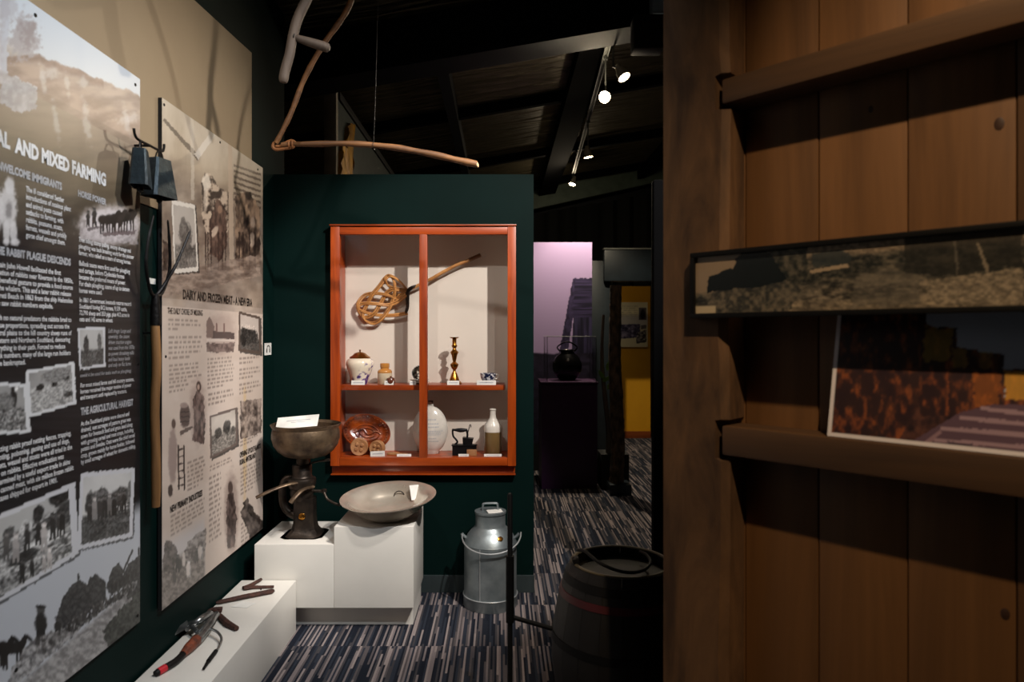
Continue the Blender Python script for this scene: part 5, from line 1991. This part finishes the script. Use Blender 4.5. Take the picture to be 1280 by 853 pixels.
tube(bm, spline([Q(343, 178), Q(341, 183), Q(345, 187), Q(356, 186), Q(366, 184), Q(369, 179), Q(364, 176), Q(357, 179), Q(350, 183), Q(345, 183)], 4), 0.0075, 8)
for x, y in ((362, 181), (366, 180.6)):
    c = Q(x, y)
    tube(bm, [c + Vector((0, 0.0155 * math.cos(a), 0.0155 * math.sin(a))) for a in [2 * math.pi * i / 12 for i in range(12)]], 0.005, 6, closed=True)
obj('leather_joint', bm, M['leather'], flail)
bm = BM()
top_ = Q(474, -60)
tube(bm, [Q(467, 182), Q(470, 100), top_, Vector((top_.x, top_.y, zc(top_.x + q0.x) - q0.z + 0.004))], 0.0012, 5)
tube(bm, [Q(467, 182) + Vector((0, 0.017 * math.cos(a), 0.017 * math.sin(a) - 0.002)) for a in [2 * math.pi * i / 12 for i in range(12)]], 0.0014, 5, closed=True)
obj('hanging_wire', bm, M['iron'], flail)

SCY = 2.9
q0 = P(355, 102, SCY)
scy = empty('scythe_handle', q0)
tag(scy, 'weathered grey scythe handle with a side grip hanging near the ceiling', 'scythe handle')


def Q(px, py, dy=0.0):
    return P(px, py, SCY + dy) - q0


bm = BM()
tube(bm, spline([Q(354, 103), Q(356, 90), Q(362, 68), Q(366, 46), Q(372, 24), Q(383, 0), Q(396, -30), Q(404, -60)], 4), [0.015, 0.019] + [0.0205] * 10 + [0.021] * 17, 12)
obj('shaft', bm, M['stick_grey'], scy)
bm = BM()
tube(bm, [Q(366, 46), Q(372, 48), Q(388, 53), Q(404, 58), Q(410, 60), Q(412, 60.6)], [0.012, 0.015, 0.019, 0.021, 0.019, 0.010], 12)
obj('side_grip', bm, M['stick_grey'], scy)
bm = BM()
c = Q(368.5, 47)
tube(bm, [c + Vector((0.004 * math.sin(a), 0.017 * math.cos(a), 0.017 * math.sin(a))) for a in [2 * math.pi * i / 14 for i in range(14)]], 0.004, 6, closed=True)
obj('ferrule', bm, M['iron'], scy)
bm = BM()
top_ = Q(386, -60)
tube(bm, [Q(383, 0), top_, Vector((top_.x, top_.y, zc(top_.x + q0.x) - q0.z + 0.004))], 0.0012, 5)
obj('hanging_wire', bm, M['iron'], scy)

# gold bark on the grey wall
bm = BM()
gx = -1.2065
ptsz = [(422, 218), (423, 190), (425, 178), (429, 186), (431, 160), (434, 154), (438, 156), (437, 182), (436, 196), (439, 224), (434, 236), (428, 240)]
pp = [Vector((gx, wallY(x, gx), wallz(x, y, gx))) for x, y in ptsz]
prism(bm, pp, (0.03, 0, 0))
bmesh.ops.subdivide_edges(bm, edges=bm.edges[:], cuts=3, use_grid_fill=True)
rg = random.Random(8)
for v in bm.verts:
    if v.co.x > gx + 0.02:
        v.co.x += rg.uniform(-0.012, 0.012)
tag(obj('gilded_bark', bm, M['gold'], smooth=False), 'jagged golden bark sculpture on the grey wall beyond the partition', 'sculpture')

# ================================================================== ceiling track with spot lamps
def trk(px):
    t = (px - 775) / (715 - 775)
    return Vector((0.79 + 0.156 * t, 4.9 + 4.2 * t, 3.56 + 0.0 * t))


tr = empty('light_track', (0, 0, 0))
tag(tr, 'long thin ceiling light track running away over the gallery', 'light track')
A_, B_ = Vector((0.80, 4.86, 3.68)), Vector((0.99, 9.35, 3.68))
bm = BM()
d = (B_ - A_)
for off in (-0.016, 0.016):
    tube(bm, [A_ + Vector((off, 0, 0)), B_ + Vector((off, 0, 0))], 0.006, 6)
tube(bm, [A_ + Vector((0, 0, 0.012)), B_ + Vector((0, 0, 0.012))], 0.014, 4)
obj('rail', bm, M['grey_trim'], tr)
for f in (0.05, 0.5, 0.95):
    bm = BM()
    q = A_.lerp(B_, f)
    tube(bm, [q + Vector((0, 0, 0.015)), Vector((q.x, q.y, zc(q.x) - 0.001))], 0.006, 6)
    obj('hanger', bm, M['black'], tr)


def lamp(px, py, aim, label, on='bulb', power=0, col=(1, 0.85, 0.62), size=70, leak=3.0):
    # depth along the track from the picture column
    best = min((abs(CX + F * A_.lerp(B_, i / 400).x / A_.lerp(B_, i / 400).y - px), i) for i in range(401))[1]
    q = A_.lerp(B_, best / 400)
    head = P(px, py, q.y)
    t = empty('spot_lamp', q)
    tag(t, label, 'lamp')
    bm = BM()
    hz_ = head.z - q.z
    tube(bm, [(0, 0, -0.004), (0, 0, -0.03)], 0.018, 10)
    st_ = min(hz_ + 0.05, -0.036)
    tube(bm, [(0, 0, -0.03), (0, 0, st_)], 0.007, 8)
    obj('stem', bm, M['grey_trim'], t)
    d = (Vector(aim) - head).normalized()
    rot = d.to_track_quat('Z', 'Y').to_matrix().to_4x4()
    Mx = Matrix.Translation((head.x - q.x, 0, hz_)) @ rot
    bm = BM()
    lathe(bm, [(0, -0.085), (0.020, -0.085), (0.026, -0.055), (0.038, -0.02), (0.046, 0.03), (0.043, 0.03), (0.034, -0.01), (0, -0.012)], 24, M=Mx)
    obj('head', bm, M['lampwhite'], t)
    bm = BM()
    tube(bm, [(0, 0, st_ + 0.004), Mx @ Vector((0, 0, -0.06))], 0.006, 6)
    obj('yoke', bm, M['grey_trim'], t)
    bm = BM()
    lathe(bm, [(0, 0.026), (0.02, 0.022), (0.034, 0.012), (0.033, 0.006), (0, 0.006)], 20, M=Mx)
    obj('bulb', bm, M[on], t)
    if power:
        spot('lamp_light', head + d * 0.05, aim, power, col, size, 0.6, 0.025)
    if leak:                                    # light escaping around the open lamp housing
        l = bpy.data.lights.new('lamp_spill', 'POINT')
        l.energy = leak
        l.color = (1, 0.82, 0.58)
        l.shadow_soft_size = 0.03
        lo_ = bpy.data.objects.new('lamp_spill', l)
        COL.objects.link(lo_)
        lo_.location = head + d * 0.055


lamp(757, 121, (-0.9, 1.6, 1.7), 'brightest lit spot lamp on the ceiling track aimed at the boards', 'bulb', 36, leak=6)
lamp(778, 93, (1.7, 4.2, 1.6), 'lit spot lamp on the track turned away towards the right', 'bulb_dim', 30, leak=0.8)
lamp(735, 193, (1.25, 7.15, 0.9), 'lit spot lamp on the track pointing down at the passage', 'bulb_dim', 130, size=120, leak=5)
lamp(716, 228, (0.3, 9.0, 1.4), 'farthest lit spot lamp at the end of the ceiling track', 'bulb_dim', 30, size=110, leak=9)

# black box and pale fitting under the beam
bm = BM()
x0, x1 = P(789, 0, 4.5).x, P(826, 0, 4.5).x
box(bm, x0, x1, 4.40, 4.53, P(0, 68, 4.5).z, P(0, 26, 4.5).z, 0.008)
so = obj('loudspeaker', bm, M['black'])
tag(so, 'black box loudspeaker hung below the navy roof beam', 'loudspeaker')
bm = BM()
tube(bm, [((x0 + x1) / 2, 4.5, P(0, 26, 4.5).z - 0.002), ((x0 + x1) / 2, 4.56, zc(1.0) - 0.34)], 0.012, 8)
obj('bracket', bm, M['black'], so)
bm = BM()
x0, x1 = P(815, 0, 4.45).x, P(840, 0, 4.45).x
box(bm, x0, x1, 4.44, 4.535, P(0, 17, 4.45).z, P(0, -14, 4.45).z, 0.006)
tag(obj('emergency_light', bm, pm('pale blue plastic', (150, 170, 190), 0.4)), 'pale boxy emergency light on the navy roof beam', 'emergency light')

# ================================================================== beyond the partition
# lavender picture board
LBY = 7.5
lb_x0, lb_x1 = P(655, 0, LBY).x, P(740, 0, LBY).x
lb_z1 = P(0, 303, LBY).z
bm = BM()
box(bm, lb_x0, lb_x1, LBY, LBY + 0.03, 0, lb_z1)
lb = obj('picture_board', bm, M['black'], smooth=False)
tag(lb, 'tall lavender picture board printed with a dark slab hut', 'picture board')


def paint_hut(p):
    X, Y = p.X, p.Y
    p.c = np.ones_like(p.c) * np.array((170, 148, 192.))
    p.grain(p.inside([(716, 348), (742, 348), (742, 398), (716, 398), (710, 440), (703, 442)], 0.5, 3), (26, 22, 44), (66, 56, 94), 60, 2.2, 0.3, 0.7, seed=3)
    p.grain(p.inside([(717, 397), (742, 397), (742, 470), (712, 470)], 0.5, 3), (22, 19, 38), (56, 50, 82), 2.0, 60, 0.3, 0.7, seed=4)
    p.grain(p.inside([(716, 349), (719, 349), (715, 400), (708, 445), (698, 445)], 0.8, 3), (34, 28, 52), (66, 56, 92), 2, 5, seed=5)
    p.grain(sm((Y - 441 - 3 * (fbm(X / 8, Y * 0, 4) - 0.5)) / 3), (22, 18, 34), (44, 38, 60), 8, 4, seed=6)


print_mesh('print', (lb_x0, LBY - 0.001, 0.3), (lb_x1 - lb_x0, 0, 0), (0, 0, lb_z1 - 0.3), 90, 240, paint_hut, M['print_matte'], lb)
# purple plinth, glass cover, iron pot
PPY = 6.6
x0, x1 = P(676, 0, PPY).x, P(748, 0, PPY).x
zt = P(0, 478, PPY).z
pp_ = empty('purple_plinth', ((x0 + x1) / 2, PPY + 0.28, 0))
tag(pp_, 'deep purple painted plinth beside the lavender picture board', 'plinth')
hw = (x1 - x0) / 2
bm = BM()
box(bm, -hw + 0.01, hw - 0.01, -0.27, 0.27, 0, zt - 0.02, 0.003)
obj('body', bm, M['purple'], pp_)
bm = BM()
box(bm, -hw, hw, -0.28, 0.28, zt - 0.0195, zt, 0.003)
obj('top', bm, M['purple'], pp_)
gx0, gx1 = P(684, 0, PPY + 0.05).x, P(745, 0, PPY + 0.05).x
gz = P(0, 421, PPY + 0.05).z
gc = empty('glass_cover', ((gx0 + gx1) / 2, PPY + 0.28, zt))
tag(gc, 'clear glass box cover standing on the purple plinth', 'glass cover')
gw = (gx1 - gx0) / 2
gh = gz - zt
for a, b, c, d in ((-gw, gw, -0.24, -0.236), (-gw, gw, 0.236, 0.24), (-gw, -gw + 0.004, -0.2355, 0.2355), (gw - 0.004, gw, -0.2355, 0.2355)):
    bm = BM()
    box(bm, a, b, c, d, 0, gh)
    obj('glass_side', bm, M['glass'], gc, smooth=False)
bm = BM()
for x in (-gw, gw):
    for y in (-0.24, 0.24):
        tube(bm, [(x, y, 0), (x, y, gh)], 0.003, 5)
for y in (-0.24, 0.24):
    tube(bm, [(-gw, y, gh), (gw, y, gh)], 0.003, 5)
obj('edge_strip', bm, M['slate'], gc)
k = (PPY + 0.28) / F
pot = empty('iron_pot', (P(709, 0, PPY + 0.28).x, PPY + 0.28, zt + 0.0005))
tag(pot, 'round glossy black pot inside the glass cover', 'pot')
bm = BM()
lathe(bm, [(0, 0), (9 * k, 0), (14 * k, 5 * k), (18 * k, 13 * k), (18.5 * k, 20 * k), (15 * k, 29 * k), (9 * k, 34 * k), (8 * k, 36 * k), (10 * k, 38 * k), (9.4 * k, 38.4 * k), (7 * k, 36 * k), (0, 35 * k)], 40)
obj('body', bm, M['potdark'], pot)
bm = BM()
tube(bm, spline([(-9 * k, 0, 36 * k), (-12 * k, 0, 42 * k), (0, 0, 48 * k), (12 * k, 0, 42 * k), (9 * k, 0, 36 * k)], 6), 0.9 * k, 8)
obj('handle', bm, M['potdark'], pot)
# tree-trunk post with base, branches
TY = 6.45
ks = TY / F
tp = empty('trunk_post', (P(770, 0, TY).x, TY, 0))
tag(tp, 'rough barked tree trunk post on a dark timber base', 'trunk')
q0 = tp.location.copy()
zt = P(0, 357, TY).z
bm = BM()
rg = random.Random(6)
nz, ns = 60, 18
rings = []
for i in range(nz + 1):
    z = 0.10 + (zt - 0.10) * i / nz
    cxo = 0.012 * math.sin(z * 3.1) + (z / zt) * 0.0
    rr_ = (0.066 - 0.014 * z / zt)
    ring = []
    for j in range(ns):
        a = 2 * math.pi * j / ns
        r = rr_ * (1 + 0.10 * math.sin(3 * a + z * 5) + rg.uniform(-0.09, 0.09))
        if abs(z - 1.02) < 0.12 and math.sin(a) < 0:
            r *= 1.12
        ring.append(bm.verts.new((cxo + r * math.cos(a), r * math.sin(a), z)))
    rings.append(ring)
for a, b in zip(rings[:-1], rings[1:]):
    for j in range(ns):
        bm.faces.new((a[j], a[(j + 1) % ns], b[(j + 1) % ns], b[j]))
bm.faces.new(rings[0])
bm.faces.new(rings[-1])
obj('trunk', bm, M['bark'], tp, ang=60)
bm = BM()
box(bm, -0.075, 0.125, -0.12, 0.10, 0.0, 0.10, 0.006)
obj('base_block', bm, M['slate'], tp)
bm = BM()
box(bm, -0.12, 0.15, 0.13, 0.42, 0.0, 0.34, 0.006)
tag(obj('black_crate', bm, M['black']), 'low black box behind the trunk post', 'box')
bpos = tp.location + Vector((0, 0.27, 0))
bpy.data.objects['black_crate'].location = (tp.location.x, tp.location.y, 0)
# leaning branch on the crate
bq = Vector((tp.location.x - 0.035, tp.location.y + 0.22, 0.34))
lbx = empty('leaning_branch', bq)
tag(lbx, 'bent grey branch leaning beside the trunk post', 'branch')
bm = BM()
tube(bm, spline([(0, 0, 0.0), (0.0, 0, 0.22), (-0.03, 0, 0.5), (-0.06, 0, 0.8), (-0.065, 0, 1.05), (-0.05, 0, 1.35)], 5), [0.030 - 0.0007 * i for i in range(26)], 8)
obj('stem', bm, M['stick_grey'], lbx)
for a, b, c in ((-0.02, 0.62, 30), (-0.05, 0.72, -30), (-0.02, 0.8, 10), (-0.07, 0.7, 60)):
    bm = BM()
    Mx = Matrix.Translation((a, -0.04, b)) @ Matrix.Rotation(R(c), 4, 'Y')
    prism(bm, [Mx @ Vector(v) for v in ((0, 0, 0), (0.02, 0, 0.03), (0.018, 0, 0.07), (0, 0, 0.11), (-0.018, 0, 0.07), (-0.02, 0, 0.03))], (0, 0.003, 0))
    obj('leaf', bm, M['leaf'], lbx, smooth=False)
# dark portal panel with pale top edge
DPY = 8.3
dp = empty('dark_portal', (0, 0, 0))
tag(dp, 'dark slate display portal with a pale top trim in front of the yellow wall', 'display panel')
xl, xm_, xr = P(741, 0, DPY).x, P(778, 0, DPY).x, P(830, 0, DPY).x
zt = P(0, 312, DPY).z
bm = BM()
box(bm, P(755, 0, DPY).x, xr, DPY, DPY + 0.10, P(0, 352, DPY).z, zt, 0.03)
obj('header', bm, M['slate'], dp)
bm = BM()
box(bm, P(755, 0, DPY).x, xr - 0.05, DPY + 0.005, DPY + 0.09, zt + 0.0005, zt + 0.02, 0.004)
obj('top_trim', bm, M['grey_trim'], dp)
bm = BM()
box(bm, xl, P(765, 0, DPY).x, DPY + 0.101, DPY + 0.16, 0, P(0, 325, DPY).z, 0.004)
obj('side_panel', bm, M['slate'], dp)
# yellow wall with poster
YWY = 9.85
x0, x1 = P(742, 0, YWY).x, P(813, 0, YWY).x
zt = P(0, 358, YWY).z
bm = BM()
box(bm, x0, x1, YWY, YWY + 0.1, 0.10, zt)
yw = obj('yellow_partition', bm, M['yellow'], smooth=False)
tag(yw, 'bright yellow display partition at the far end of the passage', 'partition')
bm = BM()
box(bm, x0 - 0.002, x1 + 0.002, YWY - 0.012, YWY + 0.1, 0.0, 0.0995, 0.003)
obj('skirting', bm, M['skirt_wood'], yw)


def paint_poster(p):
    X, Y = p.X, p.Y
    p.c = np.ones_like(p.c) * np.array((226, 214, 176.))
    for i in range(7):
        p.mix(sm(1 - np.abs(Y - 383 - i * 2.6) / 0.9) * ((X < 797) & (X > 766)) * 0.5 * sm(fbm(X / 1.6, Y * 0 + i, i) * 3 - 0.8), np.array((120, 108, 84.)))
    p.ell(790, 402, 26, 8, (214, 208, 206), 0.8, 0.8)
    p.grain(p.inside([(772, 406), (800, 405), (800, 422), (772, 424)], 0.5, 2), (50, 46, 70), (160, 150, 176), 4, 3, seed=3)
    p.grain(p.inside([(796, 416), (808, 412), (808, 428), (795, 430)], 0.6, 2), (20, 18, 24), (190, 180, 170), 2, 2, seed=4)
    p.poly([(798.5, 385), (808, 385), (808, 400), (798.5, 400)], (90, 84, 84))
    p.ell(803.5, 393, 3, 6, (14, 12, 14), 0.4, 0.95)
    p.poly([(801, 407), (808, 406), (808, 411), (801, 412)], (110, 100, 100))


xa_, xb_ = P(764, 0, YWY).x, P(809.5, 0, YWY).x
za_, zb_ = P(0, 434, YWY).z, P(0, 378, YWY).z
ps = empty('poster', (0, 0, 0))
tag(ps, 'cream poster with small photographs on the yellow partition', 'poster')
bm = BM()
box(bm, xa_, xb_, YWY - 0.005, YWY - 0.0005, za_, zb_)
obj('backing', bm, M['card'], ps, smooth=False)
print_mesh('print', (xa_, YWY - 0.006, za_), (xb_ - xa_, 0, 0), (0, 0, zb_ - za_), 100, 110, paint_poster, M['print_matte'], ps)

# ================================================================== pictures on the timber wall
pn = empty('panorama_frame', TW0, (0, 0, tw_rot))
tag(pn, 'long narrow black framed sepia panorama photograph fixed across the timber wall', 'picture frame')
px0, px1_, pz0, pz1 = -0.097, 0.95, 1.542, 1.712
fw = 0.012
for nm, b in (('frame_top', (px0, px1_, -0.128, -0.1015, pz1 - fw, pz1)), ('frame_bottom', (px0, px1_, -0.128, -0.1015, pz0, pz0 + fw)),
              ('frame_end', (px0, px0 + fw, -0.128, -0.1015, pz0 + fw + 0.0003, pz1 - fw - 0.0003)), ('frame_end', (px1_ - fw, px1_, -0.128, -0.1015, pz0 + fw + 0.0003, pz1 - fw - 0.0003))):
    bm = BM()
    box(bm, *b, 0.0015)
    obj(nm, bm, M['blackmetal'], pn)
bm = BM()
box(bm, px0 + fw, px1_ - fw, -0.117, -0.103, pz0 + fw, pz1 - fw)
obj('backing', bm, M['black'], pn, smooth=False)


def paint_pano(p):
    X, Y = p.X, p.Y
    v = 1 - p.B                                   # 0 at the top
    u = p.A
    p.c = np.ones_like(p.c) * np.array((150, 132, 112.))
    one = np.ones_like(X)
    p.grain(one * sm((v - 0.12) / 0.1), (30, 36, 38), (120, 112, 98), 46, 9, 0.34, 0.72, seed=3, op=0.9)
    p.grain(one * sm((v - 0.5) / 0.2) * sm((X - 930) / 120), (52, 50, 48), (176, 160, 138), 24, 6, 0.35, 0.6, seed=6, op=0.8)
    p.grain(one * sm((v - 0.80) / 0.1), (90, 82, 72), (206, 184, 152), 22, 5, seed=7, op=0.7)
    p.grain(one, (40, 38, 36), (196, 176, 146), 5, 3.5, 0.3, 0.75, seed=22, op=0.28)
    # sky and dark hill at the left end
    p.mix(sm((940 - X) / 24) * sm((0.7 - v) / 0.1), np.array((158, 138, 116.)))
    p.poly([(884, 366), (886, 348), (896, 342), (914, 336), (922, 322), (934, 312), (956, 308), (976, 322), (990, 346), (968, 356), (942, 364)], (26, 32, 36), 0.97, rag=3, rs=8)
    p.grain(p.inside([(882, 392), (890, 364), (940, 360), (985, 350), (1004, 362), (984, 394)], 3, 7), (52, 54, 54), (126, 116, 100), 5, 5, seed=9, op=0.9)
    p.grain(p.inside([(960, 312), (1010, 304), (1010, 350), (985, 350)], 3, 6), (34, 38, 38), (104, 98, 86), 6, 6, seed=10, op=0.9)
    p.poly([(1014, 318), (1050, 312), (1064, 320), (1060, 334), (1016, 334)], (56, 62, 64), 0.8, rag=3)
    p.poly([(1012, 338), (1060, 330), (1062, 334), (1014, 342)], (186, 164, 136), 0.9, rag=1)
    p.poly([(1130, 290), (1200, 280), (1280, 270), (1280, 330), (1200, 345), (1130, 340)], (46, 46, 44), 0.75, rag=8, rs=18)
    p.poly([(1150, 352), (1200, 346), (1280, 335), (1280, 378), (1170, 380)], (142, 130, 112), 0.7, rag=6, rs=14)
    p.grain(p.inside([(1150, 352), (1200, 346), (1280, 335), (1280, 378), (1170, 380)], 6, 14), (84, 78, 70), (190, 172, 146), 5, 3, seed=12, op=0.6)
    p.poly([(1220, 304), (1223, 303), (1236, 335), (1234, 344), (1228, 326)], (168, 152, 130), 0.7, rag=1)
    p.poly([(1192, 300), (1195, 300), (1198, 336), (1196, 352)], (120, 112, 100), 0.6, rag=1)
    p.poly([(1064, 348), (1110, 336), (1150, 340), (1152, 380), (1066, 384)], (110, 104, 94), 0.5, rag=6, rs=14)
    p.mix(sm((v - 0.86) / 0.02) * sm((895 - X) / 1), np.array((206, 188, 156.)))


print_mesh('print', (px0 + fw, -0.118, pz0 + fw), (px1_ - px0 - 2 * fw, 0, 0), (0, 0, pz1 - pz0 - 2 * fw), 420, 70, paint_pano, M['print_glazed'], pn, TWM)

cv = empty('canvas_print', TW0, (0, 0, tw_rot))
tag(cv, 'colour photograph print of a tree avenue and steps leaning on the timber rail', 'picture')
cx0_, cx1_, ch = 0.2384, 0.98, 0.40
lean = math.asin(0.082 / ch)
zr = 1.2656
up = Vector((0, math.sin(lean), math.cos(lean)))
nb = Vector((0, math.cos(lean), -math.sin(lean)))    # away from the viewer
cp = Vector((cx0_, -0.090, zr + 0.0016))
bm = BM()
prism(bm, [cp, cp + Vector((cx1_ - cx0_, 0, 0)), cp + Vector((cx1_ - cx0_, 0, 0)) + up * ch, cp + up * ch], nb * 0.009)
obj('board', bm, M['card'], cv, smooth=False)


def paint_canvas(p):
    X, Y = p.X, p.Y
    u, v = p.A, 1 - p.B
    one = np.ones_like(X)
    t = sm((Y - 380) / 80)[..., None]
    p.c = np.array((176, 190, 208.)) * (1 - t) + np.array((160, 172, 194.)) * t
    p.grain(sm((Y - 490) / 6) * sm((1250 - X) / 20), (36, 22, 28), (96, 60, 50), 10, 10, seed=40)
    # clipped hedge columns shrinking into the distance, autumn lower leaves
    for (pts, sd) in (([(1030, 370), (1158, 372), (1158, 470), (1150, 500), (1122, 552), (1030, 562)], 2), ([(1150, 405), (1196, 410), (1196, 520), (1150, 520)], 3), ([(1186, 432), (1222, 438), (1222, 520), (1186, 520)], 4),
                      ([(1216, 440), (1256, 444), (1256, 515), (1216, 515)], 5), ([(1256, 462), (1290, 464), (1290, 512), (1256, 512)], 6)):
        m_ = p.inside(pts, 3, 7, sd)
        p.grain(m_, (50, 36, 32), (112, 84, 44), 16, 20, seed=sd, op=1)
        p.grain(m_, (42, 24, 32), (160, 84, 46), 7, 13, 0.42, 0.85, seed=sd + 10, op=0.85)
    p.poly([(1156, 408), (1192, 412), (1186, 452), (1154, 452)], (150, 128, 50), 0.75, rag=4)
    p.poly([(1190, 434), (1210, 438), (1208, 460), (1190, 460)], (140, 120, 56), 0.7, rag=3)
    p.poly([(1224, 440), (1240, 442), (1240, 460), (1224, 460)], (140, 116, 56), 0.6, rag=3)
    p.poly([(1255, 464), (1290, 466), (1290, 500), (1258, 500)], (214, 160, 62), 0.8, rag=2)
    p.poly([(1215, 466), (1252, 468), (1248, 505), (1218, 510)], (190, 110, 44), 0.55, rag=4)
    # mauve steps
    p.poly([(1140, 552), (1180, 528), (1200, 516), (1240, 506), (1330, 506), (1330, 600), (1140, 600)], (96, 74, 90), 1)
    for yy, x0_ in ((508, 1226), (520, 1200), (533, 1176), (548, 1168)):
        p.poly([(x0_, yy), (1330, yy + 12), (1330, yy + 18), (x0_, yy + 5)], (164, 138, 150), 0.95, rag=0.6)
    p.poly([(1150, 556), (1174, 538), (1178, 540), (1158, 560)], (160, 130, 140), 0.8)
    p.poly([(1184, 552), (1216, 555), (1216, 568), (1184, 564)], (56, 44, 60), 0.8, rag=1)
    # white margin
    mg = np.clip(1 - np.minimum(u / 0.012, v * 0 + (1 - v) / 0.022), 0, 1)
    p.mix((mg > 0).astype(float), np.array((232, 226, 230.)))


pc = cp - nb * 0.0008
print_mesh('print', tuple(pc), (cx1_ - cx0_, 0, 0), tuple(up * ch), 300, 160, paint_canvas, M['print_matte'], cv, TWM)
